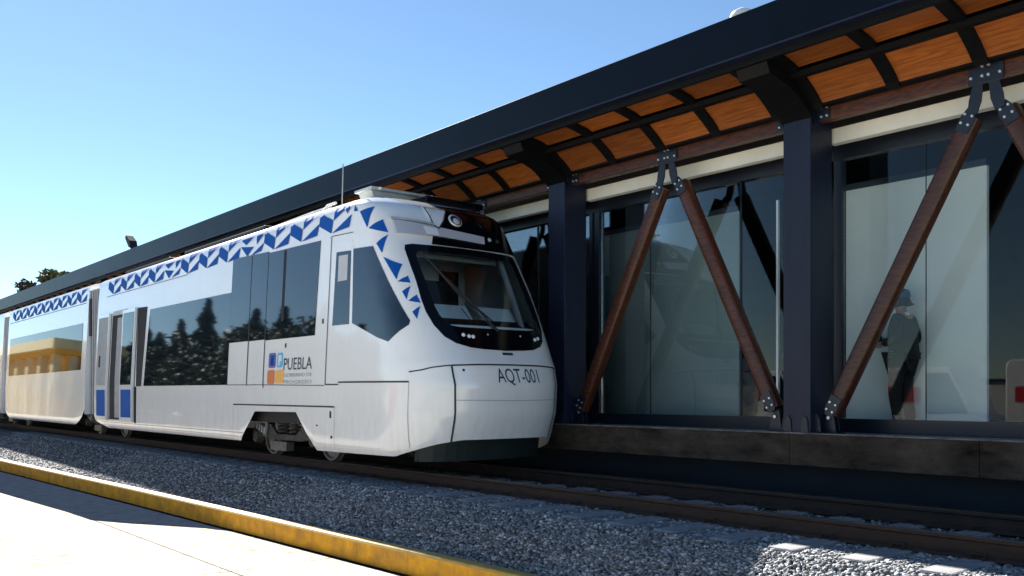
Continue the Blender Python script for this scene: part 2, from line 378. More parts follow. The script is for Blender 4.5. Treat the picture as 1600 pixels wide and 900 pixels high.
def region(n):
    out = []
    for (xa, xb, cnt) in ((-6.5, -1.5, 0.40), (-12, -6.5, 0.30), (-20, -12, 0.2), (-32, -20, 0.10)):
        k = int(n*cnt); x = rng.uniform(xa, xb, k)
        y = rng.uniform(0, 1, k)
        ky = np.array([kerb_y(v) for v in x]); yy = ky + 0.17 + y*(9.5-ky-0.17)*np.where(rng.uniform(0,1,k) < 0.8, 0.40, 1.0)
        z = np.array([bed_z(a, b) for a, b in zip(x, yy)]) + rng.uniform(-0.008, 0.014, k)
        rail = (np.abs(yy-7.1) < 0.06) | (np.abs(yy-8.55) < 0.06)
        on = (yy > 6.33) & (np.abs(((x + 3.0) / 0.62) - np.round((x + 3.0) / 0.62)) * 0.62 < 0.145) & (rng.uniform(0, 1, k) < 0.90)
        ok = ~rail & ~on
        out.append(np.stack([x, yy, z], 1)[ok])
    return np.concatenate(out)
stones('ballast_stones', 72000, None, None, (0.012, 0.025), region)

# ================================================================ TRACK
def rail(y, label):
    t = thing('rail', (-28, y, -0.17), label, 'rail', 'steel rails of the track')
    m = MB()
    x0, x1 = -62, 12
    prof = [(-0.065,-0.17),(-0.065,-0.155),(-0.012,-0.135),(-0.012,-0.045),(-0.034,-0.03),(-0.034,-0.006)]
    full = prof + [(-a, b) for a, b in reversed(prof)]
    m.prism(full, lambda p: (x0, y+p[0], p[1]), lambda p: (x1, y+p[0], p[1]))
    m.build('rail_web', M['rail'], t)
    m = MB(); m.prism([(-0.034,-0.006),(-0.026,0.0),(0.026,0.0),(0.034,-0.006)], lambda p: (x0, y+p[0], p[1]+0.001), lambda p: (x1, y+p[0], p[1]+0.001))
    m.build('rail_head', M['railtop'], t)
rail(7.10, 'nearer rusty steel rail, on the kerb side of the track')
rail(8.55, 'farther rusty steel rail, on the platform side of the track')
# sleepers
proto = None
for i in range(54):
    x = -3.0 - 0.62*(i-5)
    if proto is None:
        t = thing('concrete_sleeper', (x, 7.825, -0.2), 'concrete sleeper in the sunlit patch of ballast at the right', 'sleeper', 'concrete sleepers of the track')
        m = MB(); m.box(x-0.13, x+0.13, 6.36, 9.1, -0.34, -0.165); m.build('sleeper_body', M['sleeper'], t, bevel=0.02)
        for yy in (7.1, 8.55):
            for s in (-1, 1):
                m = MB(); m.tube([(x-0.05, yy+s*0.10, -0.17), (x-0.05, yy+s*0.055, -0.125), (x+0.05, yy+s*0.055, -0.125), (x+0.05, yy+s*0.10, -0.17)], 0.011, 6)
                m.build('rail_clip', M['rail'], t)
        proto = t
    else:
        c = proto.copy(); COL.objects.link(c); c.location = (x, 7.825, -0.2); c.rotation_euler.z = random.uniform(-0.012, 0.012)
        if x < -10: c['label'] = 'concrete sleeper lying under the standing tram'
        elif x <= -4.4: c['label'] = 'concrete sleeper whose pale end shows in the shaded ballast right of the tram'
        else: c['label'] = 'concrete sleeper in the sunlit patch of ballast at the right'
        if x > -16:
            for ch in proto.children:
                d = ch.copy(); COL.objects.link(d); d.parent = c
        else:
            ch = [q for q in proto.children if q.name.startswith('sleeper_body')][0]
            d = ch.copy(); COL.objects.link(d); d.parent = c

# ================================================================ PLATFORM
pl = thing('station_platform', (-28, 9.3, -0.3), 'raised station platform with stained grey concrete edge above a dark blue wall', 'platform')
m = MB()
bx = -62.0
joints = []
while bx < 10:
    nx = bx + 2.15
    m.box(bx+0.002, nx-0.002, 9.30+random.uniform(-0.004,0.004), 9.62, 0.245, 0.612)
    bx = nx
m.build('edge_slab', M['oldconc'], pl, bevel=0.008)
m = MB(); m.box(-62, 10, 9.288, 9.34, 0.613, 0.628); M['edge_sheen'] = mat('painted sky sheen', (0.30, 0.27, 0.24), 0.8, dirt=(0.05,0.045,0.04), vscale=4); m.build('edge_sheen_strip', M['edge_sheen'], pl)  # pale strip painted for the sky sheen along the slab's top edge
m = MB(); m.box(-62, 10, 9.625, 18, 0.25, 0.608); m.build('platform_floor', M['floor'], pl)
m = MB(); m.box(-62, 10, 9.55, 9.6, -0.30, 0.243)
m.build('under_wall', M['navywall'], pl)
m = MB(); m.box(-62, 10, 9.12, 9.548, -0.3, -0.10); m.build('footing', M['oldconc'], pl, bevel=0.02)

# ================================================================ STATION BUILDING
GY = 10.25
bld = thing('station_building', (-28, 14, 0.61), 'dark walled station hall standing behind the glass front on the platform', 'building')
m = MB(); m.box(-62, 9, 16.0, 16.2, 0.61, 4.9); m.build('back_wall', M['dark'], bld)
m = MB(); m.box(-62, 9, 10.99, 16.0, 4.15, 4.3); m.box(-62, -6.9, 10.35, 10.985, 4.15, 4.3); m.build('ceiling', M['dark'], bld)  # gap over the right bay added to let sky light onto the partition
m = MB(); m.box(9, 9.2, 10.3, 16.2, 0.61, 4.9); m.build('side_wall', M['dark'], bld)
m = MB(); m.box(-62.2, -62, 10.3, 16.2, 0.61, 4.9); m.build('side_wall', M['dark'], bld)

# ================================================================ COLUMNS
CX = [-6.04 - 4.15*i for i in range(13)]
CXall = [-1.89] + CX + [2.26]
bays = []   # (x_left, x_right)
order = sorted(CXall)
bays = [(a, b) for a, b in zip(order, order[1:])]
def colname(k):
    return {0: 'navy steel column at the right end beside the person behind glass',
            1: 'navy steel column right beside the front of the tram'}.get(k)
col_proto = None
for k, x in enumerate([q for q in sorted(CXall, reverse=True) if -19 < q < 0]):
    if col_proto is None:
        t = thing('steel_column', (x, 9.58, 0.612), 'tmp', 'column', 'navy steel columns along the platform edge')
        m = MB(); m.box(x-0.18, x+0.18, 9.36, 9.82, 0.612, 4.55); m.build('shaft', M['column'], t, bevel=0.006)
        m = MB(); m.box(x-0.27, x+0.27, 9.325, 9.90, 0.612, 0.632); m.build('base_plate', M['plate'], t)
        for s in (-1, 1):
            for yy in (9.45, 9.72):
                g = MB(); pts = [(0,0),(0.085,0),(0.06,0.16),(0.03,0.21),(0,0.21)]
                g.prism(pts, lambda p: (x+s*(0.18+p[0]), yy-0.006, 0.632+p[1]), lambda p: (x+s*(0.18+p[0]), yy+0.006, 0.632+p[1]))
                g.build('gusset', M['plate'], t)
        for xx in (-0.11, 0.11):
            g = MB(); pts = [(-0.05,0),(0.05,0),(0.035,0.15),(0.0,0.19),(-0.035,0.15)]
            g.prism(pts, lambda p: (x+xx+p[0], 9.345, 0.632+p[1]), lambda p: (x+xx+p[0], 9.36, 0.632+p[1]))
            g.build('gusset', M['plate'], t)
        col_proto = t; c = t
    else:
        c = col_proto.copy(); COL.objects.link(c); c.location = (x, 9.58, 0.612)
        for ch in col_proto.children:
            d = ch.copy(); COL.objects.link(d); d.parent = c
    if abs(x + 6.04) < 0.1: c['label'] = 'wide dark blue steel column on the platform edge between the two large glass bays'
    elif abs(x + 10.19) < 0.1: c['label'] = 'dark blue steel column on the platform edge just right of the tram nose'
    elif abs(x + 14.34) < 0.2: c['label'] = 'dark steel column hidden behind the tram cab, second from the tram nose'
    elif x > -3: c['label'] = 'dark blue steel column just past the right edge of the photo'
    else: c['label'] = 'dark steel column hidden behind the tram, farthest from the tram nose'

# ================================================================ CANOPY
cp = thing('station_canopy', (-28, 9.0, 4.4), 'long dark steel platform canopy with deep navy fascia and curved orange wood ceiling', 'canopy')
X0, X1 = -62, 5
m = MB(); m.box(X0, X1, 8.32, 8.40, 4.80, 5.26); m.build('fascia', M['navy'], cp, bevel=0.006)
m = MB(); m.box(X0, X1, 8.30, 8.46, 4.775, 4.797); m.build('fascia_lip', M['column'], cp)
m = MB(); m.box(X0, X1, 8.41, 10.3, 5.19, 5.24); m.box(X0, -6.9, 10.302, 11.3, 5.19, 5.24); m.box(X0, X1, 11.302, 17, 5.19, 5.24); m.build('roof_sheet', M['column'], cp)  # opening at the right added so daylight brightens the partition below
ARC = [(8.46,4.79),(8.62,4.765),(8.80,4.73),(8.95,4.68),(9.08,4.61),(9.20,4.535),(9.30,4.46),(9.36,4.40)]
def arc_strip(m, x0, x1, pts, dz0, dz1, mi=0):
    n = len(pts)
    lo = [(y - dz0*0.35, z + dz0) for y, z in pts]; hi = [(y, z + dz1) for y, z in reversed(pts)]
    poly = lo + hi
    for a in range(n-1):
        q = [lo[a], lo[a+1], (pts[a+1][0], pts[a+1][1]+dz1), (pts[a][0], pts[a][1]+dz1)]
        m.prism(q, lambda p: (x0, p[0], p[1]), lambda p: (x1, p[0], p[1]))
def sub_arc(a, b):
    return [(y, z) for y, z in ARC if a-1e-6 <= y <= b+1e-6]
def arcz(y): return pw(y, ARC)
low_arc = [(8.99, arcz(8.99)), (9.08,4.61), (9.20,4.535), (9.30,4.46), (9.36,4.40)]
up_arc = [(8.46,4.79),(8.62,4.765),(8.80,4.73),(8.89, arcz(8.89))]
far = MB()
for (xa, xb) in bays:
    if xa < -61: continue
    step = (xb - xa) / 5.0
    # main beams .35 half width, three intermediate ribs
    c0, c1 = xa + 0.34, xb - 0.34
    pw_ = (c1 - c0 - 3*0.14) / 4
    for j in range(4):
        px0 = c0 + j*(pw_+0.14); px1 = px0 + pw_
        for arc in (low_arc, up_arc):
            if xa > -27:
                m = MB(); arc_strip(m, px0-0.02, px1+0.02, arc, 0.0, 0.03); m.build('ceiling_panel', M['ceiling'], cp)
            else: arc_strip(far, px0-0.02, px1+0.02, arc, 0.0, 0.03)
        if j < 3:
            m = MB(); arc_strip(m, px1, px1+0.14, ARC, -0.055, -0.003); m.build('rib', M['blacksteel'], cp)
far.build('ceiling', M['ceiling'], cp)
for x in CXall:
    m = MB(); arc_strip(m, x-0.33, x+0.33, ARC, -0.06, 0.0)
    arc_strip(m, x-0.2, x+0.2, ARC, -0.20, -0.061); m.build('roof_beam', M['blacksteel'], cp)
m = MB(); m.box(X0, X1, 8.895, 8.985, 4.60, 4.665); m.build('purlin', M['blacksteel'], cp)
m = MB(); m.box(X0, X1, 9.36, 9.48, 4.375, 4.47); m.build('purlin', M['blacksteel'], cp)
m = MB(); m.box(X0, X1, 8.41, 8.455, 4.70, 4.83); m.build('purlin', M['blacksteel'], cp)
m = MB(); m.box(X0, X1, 9.5, 10.2, 4.45, 4.9); m.build('inner_beam', M['blacksteel'], cp)
m = MB(); m.box(X0, X1, 9.46, 9.50, 4.47, 5.1); m.build('inner_beam', M['blacksteel'], cp)

# small lamp on roof and floodlight
t = thing('floodlight', (-27.7, 8.5, 5.26), 'small dark floodlight standing on top of the canopy edge, left part of the roofline', 'lamp')
m = MB(); m.tube([(-27.7,8.5,5.2),(-27.7,8.5,5.42)], 0.03, 8); m.build('bracket', M['black'], t)
m = MB(); m.prism([(-0.24,0.50),(-0.30,0.42),(0.02,0.12),(0.22,0.06),(0.10,0.30)], lambda p: (-27.7+p[0], 8.40, 5.26+p[1]), lambda p: (-27.7+p[0], 8.62, 5.26+p[1])); m.build('housing', M['black'], t, bevel=0.01)
t = thing('roof_dome', (-6.25, 8.6, 5.25), 'small white dome fitting on top of the canopy near the upper right', 'dome')
m = MB(); m.tube([(-6.25,8.6,5.2),(-6.25,8.6,5.32)], 0.04, 10); m.build('mount', M['column'], t)
m = MB()
for a, b in ((-0.10, 0.0),): pass
rings = [(0.12,0.0),(0.14,0.03),(0.12,0.08),(0.06,0.115),(0.005,0.125)]
m.tube([(-6.25,8.6,5.32+z) for r_, z in rings], [r_ for r_, z in rings], 16); m.build('dome_cover', M['dome'], t, smooth=True)

# ================================================================ TIMBER FRAME IN THE BAYS
def bolts(t, centre, ux, uz, offs, y, r_=0.016, name='bolt'):
    for a, b in offs:
        c = Vector(centre) + Vector(ux)*a + Vector(uz)*b
        m = MB(); m.tube([(c.x, y, c.z), (c.x, y-0.018, c.z)], r_, 8); m.build(name, M['bolt'], t)
def brace(xa, za, xb, zb, label, vis=True):
    t = thing('timber_brace', (xb, 9.6, zb), label, 'brace', 'slanting timber braces in front of the glass')
    d = Vector((xb-xa, 0, zb-za)).normalized(); n = Vector((-d.z, 0, d.x))
    a = Vector((xa, 9.6, za)); b = Vector((xb, 9.6, zb))
    m = MB(); sec = [(math.cos(q)*0.098, math.sin(q)*0.085) for q in [i*math.pi/8 for i in range(16)]]
    sec = [(math.copysign(abs(p)**0.5*0.098**0.5, p), math.copysign(abs(q)**0.5*0.085**0.5, q)) for p, q in sec]
    a2 = a + d*0.10; b2 = b - d*0.06
    pr = lambda base: (lambda p: tuple(base + n*p[0] + Vector((0, p[1], 0))))
    m.prism(sec, pr(a2), pr(b2)); o = m.build('timber', M['timber'], t, smooth=True, auto=0.8)
    for base, s in ((a, 1), (b, -1)):
        c = base + d*s*0.14
        m = MB(); q = [(-0.07,-0.13),(0.07,-0.13),(0.075,0.02),(0.045,0.11),(-0.045,0.11),(-0.075,0.02)]
        m.prism(q, lambda p: tuple(c + n*p[0] - d*s*p[1] + Vector((0,-0.100,0))), lambda p: tuple(c + n*p[0] - d*s*p[1] + Vector((0,-0.088,0))))
        m.build('shoe_plate', M['plate'], t)
        bolts(t, c, n, d, [(-0.04,-0.045),(0.04,-0.045),(-0.04,0.045),(0.04,0.045)], 9.5, 0.013, name='bolt')
    return t
def gusset(xm, label):
    t = thing('gusset_plate', (xm, 9.48, 4.0), label, 'steel plate', 'bolted steel plates at the brace tops')
    m = MB(); m.box(xm-0.17, xm+0.17, 9.478, 9.49, 4.20, 4.44); m.build('plate', M['plate'], t, bevel=0.003)
    for s in (-1, 1):
        q = [(0.03,4.19),(0.13,4.19),(0.165,4.06),(0.18,3.93),(0.09,3.90),(0.045,4.03)]
        m = MB(); m.prism(q, lambda p: (xm+s*p[0], 9.480, p[1]), lambda p: (xm+s*p[0], 9.50, p[1])); m.build('tab', M['plate'], t)
    bolts(t, (xm,0,4.33), (1,0,0), (0,0,1), [(-0.14,0.06),(-0.14,-0.06),(0.14,0.06),(0.14,-0.06),(-0.03,0.04),(0.03,0.04),(-0.03,-0.06),(0.03,-0.06)], 9.478, 0.014, name='bolt')
def bay_words(xa):
    return {-10.19: ('bay beside the tram nose', ''), -6.04: ('bay at the right edge', ''), -14.34: ('bay hidden behind the tram', '')}[round(xa, 2)]
for (xa, xb) in bays:
    if xa < -15 or xa > -5: continue
    xm = (xa+xb)/2 + 0.0
    wd, _ = bay_words(xa)
    brace(xm-0.13, 4.00, xa+0.30, 0.80, 'red brown brace running down left from the top plate, ' + wd)
    brace(xm+0.13, 4.00, xb-0.42, 0.84, 'red brown brace running down right from the top plate, ' + wd)
    gusset(xm, 'bolted dark steel plate where two braces meet, ' + wd)
    for s, xx in ((1, xa+0.30), (-1, xb-0.42)):
        pass
    t = thing('timber_beam', (xm, 9.58, 4.22), 'horizontal red brown timber beam under the canopy, ' + wd, 'beam', 'horizontal timber beams between the columns')
    m = MB(); m.box(xa+0.19, xb-0.19, 9.50, 9.62, 4.235, 4.43); m.build('timber', M['timber'], t, bevel=0.01)
    for s, xx in ((1, xa+0.19), (-1, xb-0.19)):
        m = MB(); m.box(min(xx, xx+s*0.16), max(xx, xx+s*0.16), 9.482, 9.498, 4.24, 4.425); m.build('end_plate', M['plate'], t)
        bolts(t, (xx+s*0.09,0,4.33), (1,0,0), (0,0,1), [(-0.03,-0.05),(0.04,-0.05),(-0.03,0.05),(0.04,0.05)], 9.482, 0.013, name='bolt')
    # foot brackets
    for xx, wd2 in ((xa+0.30, 'left'), (xb-0.42, 'right')):
        t = thing('brace_foot', (xx, 9.6, 0.612), 'steel bracket under the foot of the ' + wd2 + ' brace, ' + wd, 'bracket', 'steel foot brackets of the braces')
        m = MB()
        for yy in (9.56, 9.64):
            m.prism([(-0.09,0),(0.09,0),(0.05,0.26),(-0.03,0.28)], lambda p: (xx+p[0], yy-0.006, 0.625+p[1]), lambda p: (xx+p[0], yy+0.006, 0.625+p[1]))
        m.box(xx-0.12, xx+0.12, 9.50, 9.70, 0.612, 0.624); m.build('bracket', M['plate'], t)
        bolts(t, (xx,0,0.80), (1,0,0), (0,0,1), [(0,0)], 9.55, 0.02, name='pin')
# cream beam behind the timber
for (xa, xb) in bays:
    if xa < -15 or xa > -5: continue
    wd, _ = bay_words(xa)
    m = MB(); m.box(xa+0.12, xb-0.19, 9.86, 9.98, 4.055, 4.232)
    o = m.build('cream_beam', M['whitebeam'], bevel=0.004); recenter(o)
    tag(o, 'cream painted beam under the timber beam, ' + wd, 'beam', 'cream beams between the columns')

# ================================================================ GLASS FRONT
for (xa, xb) in bays:
    if xa < -15 or xa > -5: continue
    wd, _ = bay_words(xa)
    t = thing('glass_front', ((xa+xb)/2, GY, 0.61), 'dark framed tall glass front, ' + wd, 'glazing', 'glass fronts between the columns')
    zt = 3.94
    m = MB(); m.box(xa, xb-0.004, GY-0.06, GY+0.06, 0.612, 0.775)
    m.build('bottom_rail', M['frame'], t)
    m = MB(); m.box(xa, xb-0.004, GY-0.06, GY+0.06, zt, 4.14); m.build('top_rail', M['frame'], t)
    for xx, wd_ in ((xa+0.03, 0.10), (xb-0.10, 0.07)):
        m = MB(); m.box(xx-wd_/2, xx+wd_/2, GY-0.055, GY+0.055, 0.777, zt-0.002); m.build('mullion', M['frame'], t)
    xs_ = [xa+0.085, xa+1.10, xa+2.72, xb-0.14]
    for a, b in zip(xs_, xs_[1:]):
        m = MB(); m.box(a+0.003, b-0.003, GY-0.005, GY+0.005, 0.778, zt-0.003); o = m.build('glass_pane', M['glass'], t)
    m = MB(); m.box(xa+1.097, xa+1.103, GY-0.008, GY+0.008, 0.778, zt-0.003)
    m.box(xa+2.71, xa+2.73, GY-0.012, GY+0.012, 0.778, zt-0.003); m.build('pane_joint', M['frame'], t)
    m = MB(); m.box(xb-0.865, xb-0.835, GY-0.02, GY+0.02, 0.79, 3.60); m.build('door_edge', M['silver'], t)
# partitions inside
def partition(x0, x1, mt, label):
    t = thing('partition', ((x0+x1)/2, 10.95, 0.61), label, 'partition', 'pale partitions behind the glass')
    m = MB(); m.box(x0, x1, 10.93, 10.99, 0.72, 3.72); m.build('panel', mt, t)
    m = MB(); m.box(x0, x1, 10.92, 11.0, 0.612, 0.718); m.box(x0, x1, 10.92, 11.0, 3.722, 3.80); m.build('panel_rail', M['frame'], t)
partition(-11.0, -8.00, M['part_dimmed'], 'frosted partition darkened for dim light behind the glass just right of the tram')
partition(-7.0, -4.56, M['partB'], 'pale blue grey frosted partition behind the person at the right')
partition(-15.4, -12.9, M['part_dimmed'], 'frosted partition darkened for dim light behind glass, hidden by the tram nose')

# ================================================================ TRAM
YC = 7.825
WZ=[(0.0,1.27),(0.2,1.285),(0.34,1.325),(1.3,1.325),(3.4,1.218),(3.78,1.19),(3.86,1.15),(3.92,1.05),(3.97,.8),(4.0,0.0)]
XT=[(0.2,-9.62),(0.45,-9.48),(0.8,-9.36),(1.2,-9.33),(1.45,-9.40),(1.62,-9.52),(3.13,-10.47),(3.6,-10.74),(3.75,-10.86),(3.86,-11.08),(3.92,-11.22),(4.0,-11.6)]
def W(z): return pw(z, WZ)
def Xt(z): return pw(z, XT)
def dep(z): return pw(z, [(1.2,1.25),(3.0,.75)])
def NN(z): return pw(z, [(1.4,2.7),(2.6,4.0)])
def Yhalf(X, z):
    xt = Xt(z); xs = xt-dep(z)
    if X <= xs: return W(z)
    t = (X-xs)/(xt-xs)
    if t >= 1: return 0.0
    return W(z)*(1-t**NN(z))**(1/NN(z))
def Xf(y, z):
    w_ = abs(y)/max(W(z), 1e-6); xt = Xt(z); d = dep(z)
    if w_ >= 1: return xt-d
    return xt-d+d*(1-w_**NN(z))**(1/NN(z))
def side_pt(X, z, off=0.005, s=-1): return (X, YC + s*(Yhalf(X, z)+off), z)
def front_pt(y, z, off=0.005): return (Xf(y, z)+off, YC+y, z)

tram = thing('tram', (-16, YC, 0.0), 'white tram train with blue triangle livery standing beside the station platform', 'train')

BOT = [(-24.13,0.62),(-24.12,0.52),(-23.9,0.40),(-23.0,0.26),(-15.24,0.26),(-14.62,0.78),(-13.10,0.79),(-12.46,0.22),(-10.2,0.24),(-9.9,0.34),(-9.7,0.42),(-9.55,0.47),(-9.2,0.48)]
def body_mesh(name, parent, xrear, bot, nose=True, xfront=None, windshield=True, mt=None):
    m = MB()
    zs_up = [0.86,0.93,1.0,1.08,1.15,1.22,1.30,1.38,1.45,1.53,1.6,1.65,1.7,1.8,1.9,2.0,2.15,2.3,2.45,2.6,2.75,2.9,3.0,3.08,3.15,3.25,3.4,3.5,3.6,3.7,3.78,3.82,3.86,3.90,3.92,3.95,3.97,3.985,4.0]
    low = [0.0, 0.1, 0.2, 0.32, 0.45, 0.58, 0.7, 0.85, 1.0]
    bx_ = sorted(set([xrear] + [p[0] for p in bot if p[0] > xrear and p[0] < (-12.3 if nose else xfront)] + list(np.arange(xrear, (-12.4 if nose else xfront), 0.6)) + ([] if nose else [xfront])))
    bx_ = [b for i, b in enumerate(bx_) if i == 0 or b - bx_[i-1] > 1e-3]
    NB, NT = 6, 48
    def contour(z, sgn):
        out = [(X, sgn*W(z)) for X in bx_]
        if nose:
            xs0 = Xt(z)-dep(z); last = bx_[-1]
            for i in range(1, NB+1): out.append((last + (xs0-last)*i/NB, sgn*W(z)))
            for i in range(1, NT+1):
                th = math.pi/2*(i/NT)
                c, s_ = math.sin(th), math.cos(th)
                out.append((xs0 + dep(z)*c**(2/NN(z)), sgn*W(z)*s_**(2/NN(z)) if i < NT else 0.0))
        return out
    rows = []
    for t_ in low:
        zrow = []
        cont = contour(0.5, 1)
        for (X, y) in cont:
            zb = pw(X, bot); z = zb + (0.80-zb)*t_
            zrow.append(z)
        # evaluate contour at per-vertex z
        row = []
        for j, z in enumerate(zrow):
            cz = contour(z, 1)[j]; row.append((cz[0], cz[1], z))
        rows.append(row)
    for z in zs_up: rows.append([(X, y, z) for X, y in contour(z, 1)])
    nc = len(rows[0])
    for sg in (-1, 1):
        vs_ = [(x, YC+sg*y, z) for r_ in rows for x, y, z in r_]
        fs = []
        for i in range(len(rows)-1):
            for j in range(nc-1):
                a, b, c, d = i*nc+j, i*nc+j+1, (i+1)*nc+j+1, (i+1)*nc+j
                if nose and windshield:
                    cy = sum(abs(vs_[k][1]-YC) for k in (a,b,c,d))/4; cz = sum(vs_[k][2] for k in (a,b,c,d))/4; cx = sum(vs_[k][0] for k in (a,b,c,d))/4
                    if 1.98 < cz < 3.06 and cy < pw(cz, [(1.98,0.80),(2.3,0.90),(3.1,0.90)]) and cx > -10.9 and j > nc-NT: continue
                fs.append((a,b,c,d))
        m.add(vs_, fs)
    # rear end cap
    cap = []
    zz = [pw(xrear+0.0001, bot)] + [z for z in [0.8]+zs_up]
    cap = [(xrear, YC-W(z), z) for z in zz]; cap2 = [(xrear, YC+W(z), z) for z in zz]
    for i in range(len(zz)-1):
        m.add([cap[i], cap2[i], cap2[i+1], cap[i+1]], [(0,1,2,3)])
    if not nose:
        for i in range(len(zz)-1):
            f_ = lambda q: (xfront, q[1], q[2])
            m.add([f_(cap[i]), f_(cap2[i]), f_(cap2[i+1]), f_(cap[i+1])], [(0,3,2,1)])
    o = m.build(name, mt or M['white'], parent)
    bm = bmesh.new(); bm.from_mesh(o.data); bmesh.ops.remove_doubles(bm, verts=bm.verts, dist=0.0008); bmesh.ops.recalc_face_normals(bm, faces=bm.faces)
    for f in bm.faces: f.smooth = True
    for e in bm.edges:
        if len(e.link_faces) == 2 and e.calc_face_angle(0) > 0.55: e.smooth = False
    bm.to_mesh(o.data); bm.free()
    return o
car1 = body_mesh('front_car', tram, -24.12, BOT)

# --- conforming patches
def densify(poly, step=0.12):
    out = []
    for i, (a, b) in enumerate(poly):
        c, d = poly[(i+1) % len(poly)]; L_ = math.hypot(c-a, d-b); n = max(1, int(L_/step))
        for k in range(n): out.append((a+(c-a)*k/n, b+(d-b)*k/n))
    return out
def patch(name, poly, fn, mt, parent, off=0.005, thick=0.006, step=0.12, smooth=True, rings=3):
    """fill a polygon on the car surface; radial rings towards the centroid keep it on curved skin"""
    P = densify(poly, step)
    bm = bmesh.new()
    vsb = [bm.verts.new((a, b, 0)) for a, b in P]
    f = bm.faces.new(vsb); bmesh.ops.triangulate(bm, faces=[f])
    for _ in range(6):
        es = [e for e in bm.edges if e.calc_length() > step*1.8]
        if not es: break
        bmesh.ops.subdivide_edges(bm, edges=es, cuts=1, use_grid_fill=False)
        bmesh.ops.triangulate(bm, faces=[q for q in bm.faces if len(q.verts) > 3])
    bm.verts.ensure_lookup_table(); bm.verts.index_update()
    vs_ = [fn(v.co.x, v.co.y, off) for v in bm.verts]; fs = [tuple(v.index for v in q.verts) for q in bm.faces]
    be = [e for e in bm.edges if len(e.link_faces) == 1]
    m = MB(); n = len(vs_)
    vs2 = [fn(v.co.x, v.co.y, off-thick) for v in bm.verts]
    m.add(vs_ + vs2, fs + [(e.verts[0].index, e.verts[1].index, n+e.verts[1].index, n+e.verts[0].index) for e in be])
    bm.free()
    return m.build(name, mt, parent, smooth=smooth, auto=0.5)
def sside(X, z, off): return side_pt(X, z, off, -1)
def sright(X, z, off): return side_pt(X, z, off, 1)
def ring(name, outer, inner, fn, mt, parent, off=0.008, loops=4, thick=0.012):
    n = len(outer); vs_ = []
    for k in range(loops+1):
        t_ = k/loops
        for (a, b), (c, d) in zip(outer, inner): vs_.append(fn(a+(c-a)*t_, b+(d-b)*t_, off))
    vs_ += [fn(a, b, off-thick) for a, b in outer] + [fn(a, b, off-thick*2) for a, b in inner]
    fs = []
    for k in range(loops):
        for i in range(n): fs.append((k*n+i, k*n+(i+1)%n, (k+1)*n+(i+1)%n, (k+1)*n+i))
    B = (loops+1)*n
    for i in range(n):
        fs.append((i, B+i, B+(i+1)%n, (i+1)%n)); fs.append((loops*n+i, loops*n+(i+1)%n, B+n+(i+1)%n, B+n+i))
    m = MB(); m.add(vs_, fs); return m.build(name, mt, parent, smooth=True, auto=0.6)
def line(name, pts, fn, parent, wd=0.016, mt=None, off=0.009):
    m = MB()
    for (a, b), (c, d) in zip(pts, pts[1:]):
        L_ = math.hypot(c-a, d-b); n = max(1, int(L_/0.1)); nx, nz = -(d-b)/L_*wd/2, (c-a)/L_*wd/2
        for k in range(n):
            a0, b0 = a+(c-a)*k/n, b+(d-b)*k/n; a1, b1 = a+(c-a)*(k+1)/n, b+(d-b)*(k+1)/n
            m.add([fn(a0-nx, b0-nz, off), fn(a1-nx, b1-nz, off), fn(a1+nx, b1+nz, off), fn(a0+nx, b0+nz, off)], [(0,1,2,3)])
    return m.build(name, mt or M['seam'], parent)

# windshield: surround, glass
half = [(0.0,1.66),(0.35,1.672),(0.55,1.69),(0.74,1.745),(0.86,1.83),(0.945,1.98),(0.99,2.16),(1.0,2.35),(0.995,2.6),(0.99,2.85),(0.985,3.06),(0.96,3.13),(0.85,3.150),(0.5,3.155),(0.2,3.158)]
outer = half + [(0.0,3.16)] + [(-a, b) for a, b in reversed(half[1:])]
halfi = [(0.0,1.965),(0.35,1.965),(0.60,1.970),(0.72,1.985),(0.78,2.03),(0.835,2.12),(0.86,2.24),(0.87,2.4),(0.87,2.62),(0.87,2.85),(0.865,2.98),(0.84,3.03),(0.75,3.045),(0.5,3.05),(0.2,3.052)]
inner = halfi + [(0.0,3.055)] + [(-a, b) for a, b in reversed(halfi[1:])]
ring('windshield_surround', outer, inner, front_pt, M['mask'], car1, off=0.010, loops=5)
patch('windshield', [(a*1.01, b) for a, b in inner], front_pt, M['shield'], car1, off=0.004, thick=0.004, step=0.2)
# bright rubber-less trim strip on left pillar
line('windshield_trim', [(-1.012,3.15),(-1.010,2.6),(-1.02,2.36)], front_pt, car1, 0.03, M['white'], 0.012)
# black mask above windshield
mask_poly = [(-0.55,3.17),(-0.40,3.45),(-0.30,3.60),(-0.10,3.86),(0.5,3.88),(0.95,3.84),(1.03,3.60),(1.04,3.17)]
patch('roof_mask', mask_poly, front_pt, M['mask'], car1, off=0.022, thick=0.03, step=0.06)
mk = patch('marker_bar', [(-1.02,3.50),(-0.30,3.445),(0.44,3.39),(0.40,3.27),(-0.31,3.30),(-1.03,3.30)], front_pt, M['greylens'], car1, off=0.050, thick=0.05, step=0.08)
patch('marker_lens', [(-0.62,3.44),(-0.40,3.42),(-0.40,3.315),(-0.60,3.32)], front_pt, M['lens'], car1, off=0.056, thick=0.01, step=0.08)
patch('marker_hood', [(-1.05,3.545),(-0.42,3.50),(-0.42,3.47),(-1.04,3.51)], front_pt, M['alu'], car1, off=0.065, thick=0.06, step=0.08)
line('lamp_bezel', [(-0.46,3.765),(-0.435,3.475),(-0.355,3.43),(-0.225,3.56),(-0.08,3.77),(-0.46,3.765)], front_pt, car1, 0.022, M['rubber'], 0.055)
patch('upper_lamp', [(-0.46,3.765),(-0.08,3.77),(-0.225,3.56),(-0.355,3.43),(-0.435,3.475)], front_pt, M['lens'], car1, off=0.046, thick=0.04, step=0.06)
